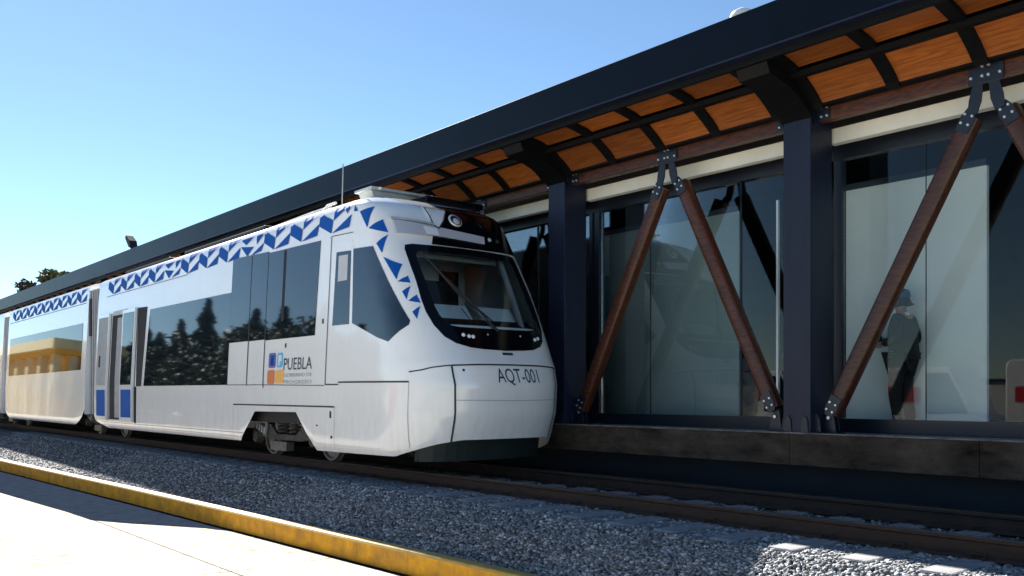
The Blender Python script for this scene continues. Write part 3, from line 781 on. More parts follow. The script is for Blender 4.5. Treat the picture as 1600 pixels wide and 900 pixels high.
def disc(name, y, z, r_, mt, parent, off, depth=0.03, n=24):
    c = Vector(front_pt(y, z, off)); e = 0.02
    tx = (Vector(front_pt(y, z+e, 0))-Vector(front_pt(y, z-e, 0))).normalized(); ty = (Vector(front_pt(y+e, z, 0))-Vector(front_pt(y-e, z, 0))).normalized()
    nn = ty.cross(tx).normalized(); 
    if nn.x < 0: nn = -nn
    m = MB(); k = [(1.0,-0.5*depth),(1.0,0.5*depth),(0.72,0.75*depth),(0.0001,depth)]
    vs_ = []; 
    for q, o_ in k:
        for i in range(n):
            a = 2*math.pi*i/n; vs_.append(c + tx*math.cos(a)*r_*q + ty*math.sin(a)*r_*q + nn*o_)
    fs = [(i*n+j, i*n+(j+1)%n, (i+1)*n+(j+1)%n, (i+1)*n+j) for i in range(3) for j in range(n)]
    m.add(vs_, fs); return m.build(name, mt, parent, smooth=True)
disc('headlight', 0.013, 3.60, 0.112, M['chrome'], car1, 0.026, 0.02)
disc('headlight_ring', 0.013, 3.598, 0.092, M['plow'], car1, 0.038, 0.012)
disc('headlight_bulb', 0.013, 3.585, 0.058, M['greylens'], car1, 0.05, 0.02)
disc('headlight', 0.50, 3.585, 0.05, M['mask'], car1, 0.026, 0.02)
disc('marker_lamp', 0.55, 3.36, 0.03, M['greylens'], car1, 0.028, 0.02)
disc('marker_lamp', 0.70, 3.35, 0.03, M['plow'], car1, 0.028, 0.02)
for y_, z_ in ((-0.60,1.86),(-0.52,1.845),(-0.46,1.84),(0.66,1.84),(0.74,1.86)): disc('low_lamp', y_, z_, 0.026, M['lens'], car1, 0.014, 0.02)
for y_, z_ in ((-0.2,1.88),(0.38,1.88)): disc('low_lamp', y_, z_, 0.012, M['greylens'], car1, 0.014, 0.01)
# wiper
m = MB()
wp = lambda y, z, o_=0.045: front_pt(y, z, o_)
m.tube([wp(-0.02,1.93), wp(-0.22,2.22), wp(-0.42,2.50), wp(-0.55,2.66)], [0.016,0.014,0.010,0.008], 8)
m.tube([wp(-0.06,1.95), wp(-0.30,2.22), wp(-0.52,2.52)], 0.007, 6)
m.tube([wp(-0.82,3.04,0.03), wp(-0.66,2.83,0.03), wp(-0.50,2.56,0.03), wp(-0.28,2.30,0.03), wp(-0.04,2.08,0.03)], [0.010,0.018,0.020,0.016,0.008], 8)
m.tube([wp(-0.50,2.24), wp(-0.42,2.06)], 0.006, 6)
m.build('wiper', M['rubber'], car1)
# cab interior, seen through windshield
m = MB(); m.box(-12.02, -11.96, YC-1.12, YC+1.12, 1.3, 3.5); m.build('cab_wall', M['cabwall'], car1)
m = MB(); m.box(-11.955, -11.94, YC+0.60, YC+0.98, 1.3, 3.05); m.box(-11.955,-11.94, YC+0.15, YC+0.24, 2.55, 2.85); m.build('cab_door', M['black'], car1)
m = MB(); m.box(-11.955, -11.93, YC-0.9, YC-0.3, 1.9, 2.9); m.build('cab_cabinet', M['black'], car1)
m = MB(); m.prism([(-11.0,2.06),(-10.25,2.13),(-10.02,2.0),(-10.0,1.6),(-11.0,1.6)], lambda p: (p[0], YC-0.98, p[1]), lambda p: (p[0], YC+0.98, p[1])); m.build('dashboard', M['black'], car1)
for a, b in ((-0.72,-0.02),(0.16,0.80)):
    m = MB(); m.prism([(-10.16,2.03),(-10.42,2.33),(-10.46,2.33),(-10.22,2.0)], lambda p: (p[0], YC+a, p[1]), lambda p: (p[0], YC+b, p[1])); m.build('dash_top', M['dash'], car1)
m = MB(); m.box(-11.15,-11.05, YC-0.35, YC+0.12, 1.6, 2.75); m.build('driver_seat', M['black'], car1, bevel=0.03)
m = MB(); m.box(-11.95,-10.95, YC-1.05, YC+1.05, 3.18, 3.22); m.build('cab_ceiling', M['cabwall'], car1)
m = MB(); m.box(-11.95,-10.3, YC-1.05, YC+1.05, 1.55, 1.59); m.build('cab_floor', M['black'], car1)

m = MB(); m.tube([(-10.12,YC+0.80,2.0),(-10.36,YC+0.80,2.5),(-10.62,YC+0.76,3.08)], 0.045, 8); m.build('inner_pillar', M['lightgrey'], car1)
m = MB(); m.box(-10.72,-10.66,YC-0.85,YC+0.85,3.0,3.06); m.build('inner_header', M['lightgrey'], car1)
# cab side windows
patch('cab_side_window', [(-11.465,3.154),(-10.945,3.13),(-10.10,2.045),(-10.105,1.99),(-10.437,1.78),(-10.70,1.845),(-11.406,2.083)], sside, M['glassdark'], car1, off=0.010)
patch('cab_side_window', [(-11.465,3.154),(-10.945,3.13),(-10.10,2.045),(-10.105,1.99),(-10.437,1.78),(-10.70,1.845),(-11.406,2.083)], sright, M['glassdark'], car1, off=0.010)
cd = patch('cab_door', [(-12.09,3.34),(-11.52,3.30),(-11.46,3.15),(-11.42,2.09),(-11.60,1.24),(-12.10,1.24)], sside, M['white'], car1, off=0.006)
patch('cab_door_window', [(-11.95,3.16),(-11.53,3.14),(-11.50,2.075),(-11.98,2.08)], sside, M['glassdark'], cd if False else car1, off=0.013)
patch('cab_door_blind', [(-11.87,3.10),(-11.60,3.09),(-11.60,2.72),(-11.87,2.72)], sside, M['lightgrey'], car1, off=0.016)
line('panel_joint', [(-12.17,3.40),(-12.12,3.42),(-11.50,3.40)], sside, car1, 0.010)
line('panel_joint', [(-12.13,3.40),(-12.135,1.215),(-11.74,1.21)], sside, car1, 0.018)
line('panel_joint', [(-11.74,1.245),(-9.99,1.235)], sside, car1, 0.022)
line('panel_joint', [(-9.99,1.235),(-10.05,0.36)], sside, car1, 0.008, M['greyink'])
line('panel_joint', [(Xf(-1.25,1.365),1.365),(Xf(-1.16,1.39),1.39),(Xf(-1.083,1.42),1.42),(Xf(-0.98,1.437),1.437),(Xf(-0.89,1.448),1.448)], sside, car1, 0.018)
line('panel_joint', [(-0.89,1.448),(-0.515,1.462),(0,1.465),(0.515,1.462),(0.89,1.448),(1.1,1.41)], front_pt, car1, 0.020)
line('panel_joint', [(-0.89,1.448),(-0.868,0.95),(-0.845,0.44)], front_pt, car1, 0.022)
line('panel_joint', [(0.89,1.448),(0.868,0.95),(0.845,0.44)], front_pt, car1, 0.022)
line('panel_joint', [(-0.88,0.995),(0,0.985),(0.88,0.995)], front_pt, car1, 0.008, M['greyink'])
disc('tow_cap', -0.75, 1.385, 0.018, M['seam'], car1, 0.004, 0.006)
# side glazing
patch('side_window', [(-20.16,2.905),(-15.78,2.895),(-15.78,1.235),(-20.35,1.245)], sside, M['glassdark'], car1, off=0.008, step=0.4)
patch('side_window', [(-15.775,3.50),(-14.96,3.475),(-14.96,1.985),(-15.775,1.985)], sside, M['glassdark'], car1, off=0.008, step=0.4)
patch('side_window', [(-14.93,3.475),(-14.30,3.455),(-14.30,1.98),(-14.93,1.98)], sside, M['glassdark'], car1, off=0.008, step=0.4)
patch('side_window', [(-14.27,3.43),(-12.47,3.405),(-12.53,1.965),(-14.27,1.965)], sside, M['glassdark'], car1, off=0.008, step=0.4)
line('panel_joint', [(-14.945,3.46),(-14.945,1.22)], sside, car1, 0.03)
line('panel_joint', [(-14.285,3.45),(-14.285,1.17)], sside, car1, 0.026)
line('panel_joint', [(-15.79,1.235),(-14.3,1.225),(-12.16,1.20)], sside, car1, 0.010)
line('window_bar', [(-13.66,3.40),(-13.66,2.25)], sside, car1, 0.09, M['black'], 0.010)
line('livery_edge', [(-23.4,3.44),(-18.08,3.445),(-17.75,3.51)], sside, car1, 0.010)
line('panel_joint', [(-15.50,0.89),(-11.86,0.885)], sside, car1, 0.022)
line('panel_joint', [(-15.50,0.89),(-15.52,0.30)], sside, car1, 0.008, M['greyink'])
line('panel_joint', [(-11.86,0.885),(-11.86,0.26)], sside, car1, 0.008, M['greyink'])
line('skirt_crease', [(-23.4,0.40),(-15.1,0.40)], sside, car1, 0.012, M['greyink'])
for X_, z_, h_ in ((-11.98,0.77,0.05),(-11.95,0.44,0.02),(-12.29,2.165,0.035),(-13.50,1.85,0.035),(-13.02,0.62,0.016),(-12.4,0.6,0.01)):
    patch('latch', [(X_-0.022,z_-h_),(X_+0.022,z_-h_),(X_+0.022,z_+h_),(X_-0.022,z_+h_)], sside, M['seam'], car1, off=0.008)
# doors at the rear of the front car
patch('door_opening', [(-22.84,2.97),(-21.62,2.97),(-21.62,0.47),(-22.84,0.47)], sside, M['black'], car1, off=0.006, step=0.4)
patch('door_inner_panel', [(-22.42,2.86),(-21.98,2.86),(-21.98,0.52),(-22.42,0.52)], sside, M['bellows'], car1, off=0.012, step=0.4)
patch('door_header', [(-22.75,3.03),(-21.75,3.03),(-21.75,2.93),(-22.75,2.93)], sside, M['alu'], car1, off=0.03, thick=0.03, step=0.4)
for (xa, xb) in ((-23.78,-22.92),(-21.86,-20.98)):
    lf = patch('door_leaf', [(xa,3.0),(xb,3.0),(xb,0.44),(xa,0.44)], sside, M['white'], car1, off=0.07, thick=0.05, step=0.4)
    patch('door_leaf_window', [(xa+0.07,2.92),(xb-0.05,2.92),(xb-0.05,1.28),(xa+0.07,1.28)], sside, M['glassdark'] if xa > -22 else M['bellows'], car1, off=0.076, step=0.4)
    patch('door_leaf_panel', [(xa+0.12,1.17),(xb-0.06,1.17),(xb-0.06,0.54),(xa+0.12,0.54)], sside, M['blue'], car1, off=0.077, step=0.4)
patch('door_pocket', [(-20.96,3.0),(-20.36,2.98),(-20.52,1.24),(-20.86,1.24)], sside, M['black'], car1, off=0.010, step=0.4)
patch('door_pocket', [(-20.96,1.23),(-20.84,1.23),(-20.88,0.42),(-20.96,0.42)], sside, M['black'], car1, off=0.010, step=0.4)
patch('door_button', [(-23.55,2.0),(-23.44,2.0),(-23.44,1.72),(-23.55,1.72)], sside, M['black'], car1, off=0.082)

# livery: blue triangles
bl = MB(); flat_dummy = None
def tri(pts, fn=sside, off=0.010, acc=None):
    P = densify(pts, 0.05); bm = bmesh.new(); vv = [bm.verts.new((a, b, 0)) for a, b in P]; f = bm.faces.new(vv); bmesh.ops.triangulate(bm, faces=[f])
    for _ in range(3):
        es = [e for e in bm.edges if e.calc_length() > 0.09]
        if not es or fn is flat_dummy: break
        bmesh.ops.subdivide_edges(bm, edges=es, cuts=1); bmesh.ops.triangulate(bm, faces=[q for q in bm.faces if len(q.verts) > 3])
    bm.verts.index_update(); acc.add([fn(v.co.x, v.co.y, off) for v in bm.verts], [tuple(v.index for v in q.verts) for q in bm.faces]); bm.free()
TR = [[(-11.343,3.676),(-11.06,3.715),(-11.113,3.412)],[(-11.081,3.399),(-10.876,3.507),(-10.744,3.309)],[(-10.87,3.161),(-10.731,3.276),(-10.727,3.01)],
 [(-10.692,2.952),(-10.425,2.835),(-10.407,2.617)],[(-10.389,2.59),(-10.314,2.67),(-10.253,2.57)],[(-10.295,2.45),(-10.236,2.525),(-10.21,2.333)],
 [(-10.189,2.318),(-10.145,2.405),(-10.074,2.289)],[(-10.106,2.166),(-10.06,2.246),(-10.027,2.065)],[(-11.506,3.701),(-11.50,3.80),(-11.396,3.695)]]
for t_ in TR: tri(t_, acc=bl)
def band(c, zb, zh, acc, fn=sside):
    v = lambda q: zb + q*zh
    tri([(c-.25,v(1.0)),(c+.16,v(.53)),(c+.13,v(-.02)),(c-.27,v(.44))], fn, acc=acc)
    tri([(c+.20,v(1.0)),(c+.70,v(1.03)),(c+.18,v(.50))], fn, acc=acc)
    tri([(c+.16,v(-.02)),(c+.71,v(.56)),(c+.66,v(.05))], fn, acc=acc)
for k in range(12):
    c = -12.28 - 0.98*k
    if k in (3, 7):
        v = lambda q: 3.47 + q*0.34
        tri([(c-.24,v(.6)),(c+.30,v(.42)),(c+.05,v(0.02))], acc=bl); tri([(c-.24,v(.95)),(c+.34,v(1.0)),(c-.02,v(.62))], acc=bl); tri([(c+.40,v(.95)),(c+.72,v(1.0)),(c+.42,v(.5))], acc=bl); tri([(c+.20,v(0)),(c+.72,v(.5)),(c+.62,v(.1))], acc=bl)
    else: band(c, 3.475, 0.355, bl)
tri([(-11.78,3.80),(-11.56,3.83),(-11.70,3.70)], acc=bl)
bl.build('blue_triangles', M['blue'], car1, recalc=False)

# logo + writing
def text_mesh(txt, size=1.0):
    cu = bpy.data.curves.new('txt', 'FONT'); cu.body = txt; cu.size = 1.0; cu.resolution_u = 4
    o = bpy.data.objects.new('txt', cu); COL.objects.link(o)
    dg = bpy.context.evaluated_depsgraph_get(); dg.update()
    me = bpy.data.meshes.new_from_object(o.evaluated_get(dg))
    vs_ = [(v.co.x, v.co.y) for v in me.vertices]; fs = [tuple(p.vertices) for p in me.polygons]
    bpy.data.objects.remove(o); bpy.data.curves.remove(cu); bpy.data.meshes.remove(me)
    x0 = min(a for a, b in vs_); x1 = max(a for a, b in vs_); y0 = min(b for a, b in vs_); y1 = max(b for a, b in vs_)
    return [((a-x0)/(x1-x0), (b-y0)/(y1-y0)) for a, b in vs_], fs
def write(name, txt, u0, u1, v0, v1, fn, mt, parent, off=0.006, slant=0.0):
    vs_, fs = text_mesh(txt)
    m = MB(); m.add([fn(u0+(u1-u0)*a+slant*b, v0+(v1-v0)*b, off) for a, b in vs_], fs); return m.build(name, mt, parent, recalc=False)
write('lettering', 'PUEBLA', -13.54, -12.58, 1.455, 1.645, sside, M['ink'], car1)
write('lettering', 'GOBIERNO DE', -13.52, -12.57, 1.345, 1.40, sside, M['greyink'], car1)
write('lettering', 'PROGRESO', -13.52, -12.57, 1.235, 1.29, sside, M['greyink'], car1)
for (a, b, c, d, mt) in ((-14.10,-13.84,1.50,1.745,'logo_purple'),(-13.79,-13.58,1.50,1.74,'logo_cyan'),(-14.13,-13.86,1.235,1.465,'logo_orange'),(-13.83,-13.53,1.245,1.46,'logo_yellow')):
    q = 0.03; patch('logo_square', [(a+q,c),(b-q,c),(b,c+q),(b,d-q),(b-q,d),(a+q,d),(a,d-q),(a,c+q)], sside, M[mt], car1, off=0.0065)
patch('logo_mark', [(-14.03,1.54),(-13.99,1.54),(-13.99,1.66),(-13.93,1.66),(-13.93,1.54),(-13.89,1.54),(-13.89,1.71),(-14.03,1.71)], sside, M['blue'], car1, off=0.0095)
patch('logo_mark', [(-13.73,1.54),(-13.69,1.54),(-13.69,1.60),(-13.62,1.60),(-13.62,1.70),(-13.73,1.70)], sside, M['white'], car1, off=0.0095)
write('lettering', 'AQT-001', -0.27, 0.47, 1.19, 1.415, front_pt, M['ink'], car1, slant=-0.03)
patch('front_badge', [(-0.07,1.60),(0.11,1.60),(0.11,1.635),(-0.07,1.635)], front_pt, M['ink'], car1, off=0.006)

# roof equipment
m = MB()
m.prism([(-0.72,4.03),(0.30,4.03),(0.34,4.13),(-0.76,4.13)], lambda p: (-12.15, YC+p[0], p[1]), lambda p: (-11.78, YC+p[0], p[1]))
rb = m.build('roof_unit', M['alu'], tram, bevel=0.01)
m = MB(); m.box(-12.2, -11.70, YC-0.80, YC+0.40, 4.131, 4.165); m.build('roof_unit_cover', M['alu'], rb)
for y_ in (-0.66, 0.26):
    m = MB(); m.tube([(-11.70,YC+y_,4.14),(-11.66,YC+y_,4.14)], 0.022, 8); m.build('roof_unit_bolt', M['dome'], rb)
m = MB(); m.box(-11.8,-11.3, YC-0.1, YC+1.0, 3.97, 4.06); m.build('roof_unit', M['mask'], tram, bevel=0.02)
m = MB(); m.box(-19.5,-15.5, YC-0.75, YC+0.75, 3.99, 4.13); m.box(-23.5,-20.4, YC-0.75, YC+0.75, 3.99, 4.12); m.build('roof_unit', M['rubber'], tram, bevel=0.02)
m = MB(); m.tube([(-12.45,6.95,3.95),(-12.43,6.96,4.62)], 0.010, 6); m.build('antenna', M['greyink'], tram)
m = MB(); m.tube([(-14.9,6.95,3.97),(-13.4,6.98,4.02),(-12.9,7.0,4.03)], 0.03, 8); m.tube([(-12.95,6.9,3.96),(-12.8,6.9,4.03),(-12.55,6.9,4.03)], 0.022, 8); m.build('roof_pipe', M['alu'], tram)

# apron under the nose
m = MB(); pts = []
for k in range(15):
    y_ = -1.05 + 2.1*k/14; pts.append((Xf(y_*0.95, 0.5)-0.30, YC+y_))
for (xa, ya), (xb, yb) in zip(pts, pts[1:]):
    m.add([(xa,ya,0.52),(xb,yb,0.52),(xb-0.06,yb,0.17),(xa-0.06,ya,0.17),(xa-0.1,ya,0.52),(xb-0.1,yb,0.52),(xb-0.16,yb,0.17),(xa-0.16,ya,0.17)], [(0,1,2,3),(4,7,6,5),(3,2,6,7)])
m.build('nose_apron', M['plow'], tram)
m = MB(); m.box(-23.9,-10.3, YC-1.18, YC+1.18, 0.60, 0.85); m.build('underframe', M['black'], tram)

# bogies
def make_bogie(xc):
    b = bpy.data.objects.new('bogie', None); COL.objects.link(b); b.parent = tram; b.location = (xc+16, 0, 0)
    for x in (xc-1.05, xc+1.05):
        for s in (-1, 1):
            y = YC + s*0.72; rr = 0.34
            m = MB(); prof = [(0.36,-0.02),(0.34,0.0),(0.33,0.06),(0.29,0.065),(0.27,0.03),(0.12,0.03),(0.11,0.07),(0.0,0.07)]
            n = 28; vv = []
            for r_, o_ in prof:
                for i in range(n):
                    a = 2*math.pi*i/n; vv.append((x + max(r_,0.002)*math.cos(a), y + s*o_, rr + max(r_,0.002)*math.sin(a)))
            ff = [(i*n+j, i*n+(j+1)%n, (i+1)*n+(j+1)%n, (i+1)*n+j) for i in range(len(prof)-1) for j in range(n)]
            m.add(vv, ff); m.build('wheel', M['wheel'], b, smooth=True, auto=0.5)
        m = MB(); m.tube([(x,YC-0.7,0.34),(x,YC+0.7,0.34)], 0.07, 12); m.build('axle', M['bogie'], b)
    for s in (-1, 1):
        y = YC+s*0.98
        m = MB(); m.prism([(-1.35,0.42),(-1.2,0.56),(-0.6,0.56),(-0.35,0.40),(0.35,0.40),(0.6,0.56),(1.2,0.56),(1.35,0.42),(1.1,0.36),(0.5,0.30),(-0.5,0.30),(-1.1,0.36)],
               lambda p: (xc+p[0], y-0.06, p[1]), lambda p: (xc+p[0], y+0.06, p[1])); m.build('side_frame', M['bogie'], b, bevel=0.01)
        for x in (xc-1.05, xc+1.05):
            m = MB(); m.tube([(x,y+s*0.02,0.34),(x,y+s*0.14,0.34)], [0.13,0.10], 14); m.build('axle_box', M['bogie'], b)
        for q in (-0.2, 0.2):
            m = MB(); hel = [(xc+q+0.085*math.cos(a*0.5), y+0.085*math.sin(a*0.5), 0.40+0.35*a/75) for a in range(76)]
            m.tube(hel, 0.018, 6); m.build('spring', M['bogie'], b)
        m = MB(); m.tube([(xc-0.72,y+s*0.08,0.36),(xc-0.66,y+s*0.08,0.74)], 0.035, 10); m.box(xc-0.50,xc-0.40,y-0.02,y+0.09,0.33,0.74); m.tube([(xc-0.45,y+s*0.09,0.68),(xc+0.1,y+s*0.09,0.70)], 0.02, 8); m.box(xc-0.62,xc-0.02,y-0.05,y+0.09,0.12,0.27); m.build('brake_rig', M['wheel'], b)
        m = MB()
        for k in range(5): m.tube([(xc-1.15+0.1*k,y+s*0.1,0.62-0.03*k),(xc-1.12+0.1*k,y+s*0.12,0.5-0.03*k)], 0.016, 6)
        m.build('hose', M['silver'], b)
    return b
make_bogie(-14.02)

# gangway and following cars
m = MB()
for k in range(9):
    x0 = -24.98 + k*0.10
    q = 0.10 if k % 2 else 0.14
    m.box(x0, x0+0.10, YC-1.325+q, YC+1.325-q, 0.55, 3.72)
m.build('gangway', M['bellows'], tram)
m = MB(); m.box(-24.86, -24.68, YC-1.25, YC-1.15, 2.55, 3.5); m.box(-24.95,-24.25,YC-1.16,YC-1.10,2.78,3.05); m.build('gangway_cover', M['black'], tram)
BOT2 = [(-34.6,0.55),(-34.3,0.36),(-34.0,0.26),(-26.0,0.26),(-25.6,0.33),(-25.25,0.48),(-25.0,0.66)]
car2 = body_mesh('middle_car', tram, -34.6, BOT2, nose=False, xfront=-25.0)
def flat(X, z, off): return (X, YC-(W(z)+off), z)
patch('side_window', [(-34.2,2.90),(-25.42,2.92),(-25.42,1.70),(-34.2,1.66)], flat, M['glassdark'], car2, off=0.008, step=0.5)
bl2 = MB()
for k in range(9): band(-25.9-0.98*k, 3.475, 0.34, bl2, flat)
bl2.build('blue_triangles', M['blue'], car2, recalc=False)
line('livery_edge', [(-34.4,3.43),(-25.2,3.43)], flat, car2, 0.012)
m = MB(); m.box(-35.4,-34.6,YC-1.2,YC+1.2,0.55,3.7); m.build('gangway', M['bellows'], tram)
BOT3 = [(-45.0,0.4),(-36.0,0.26),(-35.6,0.33),(-35.4,0.6)]
car3 = body_mesh('rear_car', tram, -47.0, BOT3, nose=False, xfront=-35.4)
patch('side_window', [(-46,2.90),(-36,2.90),(-36,1.3),(-46,1.3)], flat, M['glassdark'], car3, off=0.008, step=0.5)
make_bogie(-24.55); make_bogie(-35.0)

# ================================================================ PERSON
def skin_body(name, nodes, edges, root, mt, parent, sub=2, origin=None):
    me = bpy.data.meshes.new(name)
    o0 = world_origin(parent) if parent is not None else Vector((0,0,0))
    keys = list(nodes); idx = {k: i for i, k in enumerate(keys)}
    me.from_pydata([Vector(nodes[k][0]) - o0 for k in keys], [(idx[a], idx[b]) for a, b in edges], [])
    o = bpy.data.objects.new(name, me); link(o, parent)
    md = o.modifiers.new('skin', 'SKIN'); md.use_smooth_shade = True
    sv = me.skin_vertices[0].data
    for k in keys:
        r_ = nodes[k][1]; sv[idx[k]].radius = r_ if isinstance(r_, tuple) else (r_, r_)
        sv[idx[k]].use_root = (k == root)
    s_ = o.modifiers.new('sub', 'SUBSURF'); s_.levels = sub; s_.render_levels = sub
    dg = bpy.context.evaluated_depsgraph_get(); dg.update()
    nm = bpy.data.meshes.new_from_object(o.evaluated_get(dg)); o.modifiers.clear(); o.data = nm
    if not nm.materials: nm.materials.append(mt)
    else: nm.materials[0] = mt
    for p in nm.polygons: p.use_smooth = True
    return o
px_, py_, pz_ = -5.42, 10.62, 0.612
person = thing('person', (px_, py_, pz_), 'person in black jacket, white collar and blue cap holding a white device behind the glass', 'person')
def at(dx, dy, dz): return (px_+dx, py_+dy, pz_+dz)     # faces -X (towards the tram)
nodes = {'pel':(at(0,0,0.93),(0.10,0.115)),'bel':(at(0.01,0,1.08),(0.115,0.14)),'che':(at(0.02,0,1.28),(0.125,0.17)),'nek':(at(0.01,0,1.44),(0.06,0.06)),'hd0':(at(-0.01,0,1.50),(0.07,0.065)),'hd1':(at(-0.015,0,1.59),(0.095,0.078)),'hd2':(at(0.0,0,1.66),(0.075,0.068)),
 'nos':(at(-0.115,0,1.565),(0.014,0.016)),
 'shL':(at(0.02,-0.17,1.37),0.062),'elL':(at(0.07,-0.27,1.12),0.045),'wrL':(at(-0.17,-0.20,1.06),0.030),'paL':(at(-0.25,-0.17,1.09),(0.022,0.036)),
 'shR':(at(0.02,0.17,1.37),0.062),'elR':(at(0.07,0.27,1.12),0.045),'wrR':(at(-0.17,0.14,1.08),0.030),'paR':(at(-0.25,0.10,1.11),(0.022,0.036)),
 'hpL':(at(0,-0.10,0.86),0.08),'knL':(at(-0.03,-0.11,0.48),0.062),'anL':(at(0.03,-0.12,0.09),0.042),'toL':(at(-0.15,-0.13,0.035),0.034),
 'hpR':(at(0,0.10,0.86),0.08),'knR':(at(0.01,0.11,0.48),0.062),'anR':(at(0.06,0.12,0.09),0.042),'toR':(at(-0.12,0.13,0.035),0.034)}
edges = [('pel','bel'),('bel','che'),('che','nek'),('nek','hd0'),('hd0','hd1'),('hd1','hd2'),('hd1','nos'),('che','shL'),('shL','elL'),('elL','wrL'),('wrL','paL'),('che','shR'),('shR','elR'),('elR','wrR'),('wrR','paR'),('pel','hpL'),('hpL','knL'),('knL','anL'),('anL','toL'),('pel','hpR'),('hpR','knR'),('knR','anR'),('anR','toR')]
for sd_, pa, yy in (('L', (-0.25,-0.17,1.09), 1), ('R', (-0.25,0.10,1.11), -1)):
    for i in range(4):
        L_ = (0.055,0.065,0.06,0.045)[i]; oz = 0.028-0.019*i
        a = 'f%s%d' % (sd_, i)
        nodes[a+'a'] = (at(pa[0]-0.035, pa[1]+yy*0.004, pa[2]+oz), 0.009); nodes[a+'b'] = (at(pa[0]-0.035-L_*0.6, pa[1]+yy*0.022, pa[2]+oz+0.004), 0.008); nodes[a+'c'] = (at(pa[0]-0.035-L_*0.55, pa[1]+yy*0.05, pa[2]+oz), 0.007)
        edges += [('pa'+sd_, a+'a'), (a+'a', a+'b'), (a+'b', a+'c')]
    nodes['t%sa' % sd_] = (at(pa[0]+0.01, pa[1]+yy*0.035, pa[2]+0.03), 0.010); nodes['t%sb' % sd_] = (at(pa[0]-0.035, pa[1]+yy*0.055, pa[2]+0.045), 0.009)
    edges += [('pa'+sd_, 't%sa' % sd_), ('t%sa' % sd_, 't%sb' % sd_)]
body = skin_body('body', nodes, edges, 'pel', M['skin'], person)
jn = {'j0':(at(0.0,0,0.84),(0.145,0.165)),'j1':(at(0.01,0,1.05),(0.145,0.17)),'j2':(at(0.02,0,1.28),(0.155,0.205)),'j3':(at(0.01,0,1.42),(0.085,0.10)),
 'a0':(at(0.02,-0.18,1.36),0.085),'a1':(at(0.07,-0.28,1.11),0.066),'a2':(at(-0.13,-0.215,1.065),0.050),'b0':(at(0.02,0.18,1.36),0.085),'b1':(at(0.07,0.28,1.11),0.066),'b2':(at(-0.13,0.165,1.075),0.050)}
skin_body('jacket', jn, [('j0','j1'),('j1','j2'),('j2','j3'),('j2','a0'),('a0','a1'),('a1','a2'),('j2','b0'),('b0','b1'),('b1','b2')], 'j1', M['jacket'], person)
tn = {'p':(at(0,0,0.90),(0.14,0.17)),'l0':(at(0,-0.10,0.84),0.11),'l1':(at(-0.03,-0.11,0.48),0.080),'l2':(at(0.03,-0.12,0.12),0.062),'r0':(at(0,0.10,0.84),0.11),'r1':(at(0.01,0.11,0.48),0.080),'r2':(at(0.06,0.12,0.12),0.062)}
skin_body('trousers', tn, [('p','l0'),('l0','l1'),('l1','l2'),('p','r0'),('r0','r1'),('r1','r2')], 'p', M['jacket'], person)
for s in (-1, 1):
    x_ = 0.03 if s < 0 else 0.06
    skin_body('shoe', {'a':(at(x_+0.02, s*0.12, 0.085),0.072),'b':(at(x_-0.08, s*0.125, 0.055),0.060),'c':(at(x_-0.20, s*0.13, 0.05),0.055)}, [('a','b'),('b','c')], 'a', M['hair'], person)
skin_body('collar', {'a':(at(0.02,0,1.385),(0.10,0.12)),'b':(at(0.01,0,1.455),(0.075,0.085))}, [('a','b')], 'a', M['cloth'], person)
skin_body('hair', {'a':(at(0.045,0,1.52),(0.055,0.070)),'b':(at(0.03,0,1.60),(0.080,0.084)),'c':(at(0.0,0,1.655),(0.080,0.078))}, [('a','b'),('b','c')], 'b', M['hair'], person)
m = MB(); cr = [(0.098,1.625),(0.102,1.645),(0.096,1.68),(0.075,1.712),(0.04,1.730),(0.004,1.735)]
m.tube([at(0.005,0,z_) for r_, z_ in cr], [r_ for r_, z_ in cr], 20)
m.prism([(-0.07,-0.075),(-0.13,-0.062),(-0.168,-0.03),(-0.175,0.0),(-0.168,0.03),(-0.13,0.062),(-0.07,0.075)], lambda p: at(p[0],p[1],1.628), lambda p: at(p[0],p[1],1.640)); m.build('cap', M['cap'], person, smooth=True, auto=0.7)
for s in (-1, 1):
    m = MB(); m.tube([at(-0.093, s*0.034, 1.595), at(-0.104, s*0.034, 1.595)], [0.014, 0.008], 10); m.build('eye', M['cloth'], person, smooth=True)
    m = MB(); m.tube([at(-0.102, s*0.034, 1.595), at(-0.107, s*0.034, 1.595)], [0.007, 0.005], 8); m.build('pupil', M['hair'], person)
    m = MB(); m.tube([at(0.0, s*0.085, 1.60), at(0.005, s*0.098, 1.58), at(0.0, s*0.088, 1.555)], [0.012,0.018,0.010], 8); m.build('ear', M['skin'], person, smooth=True)
m = MB(); m.tube([at(-0.098,-0.025,1.525), at(-0.104,0,1.523), at(-0.098,0.025,1.525)], 0.007, 6); m.build('mouth', M['red'], person)
dv = thing('tablet', (px_-0.30, py_-0.03, pz_+1.05), 'small white device held in both hands by the person behind the glass', 'device')
m = MB(); m.box(px_-0.36, px_-0.27, py_-0.13, py_+0.06, pz_+1.03, pz_+1.20); m.build('device_body', M['cloth'], dv, bevel=0.01)
m = MB(); m.box(px_-0.268, px_-0.265, py_-0.11, py_+0.04, pz_+1.05, pz_+1.18); m.build('screen', M['black'], dv)
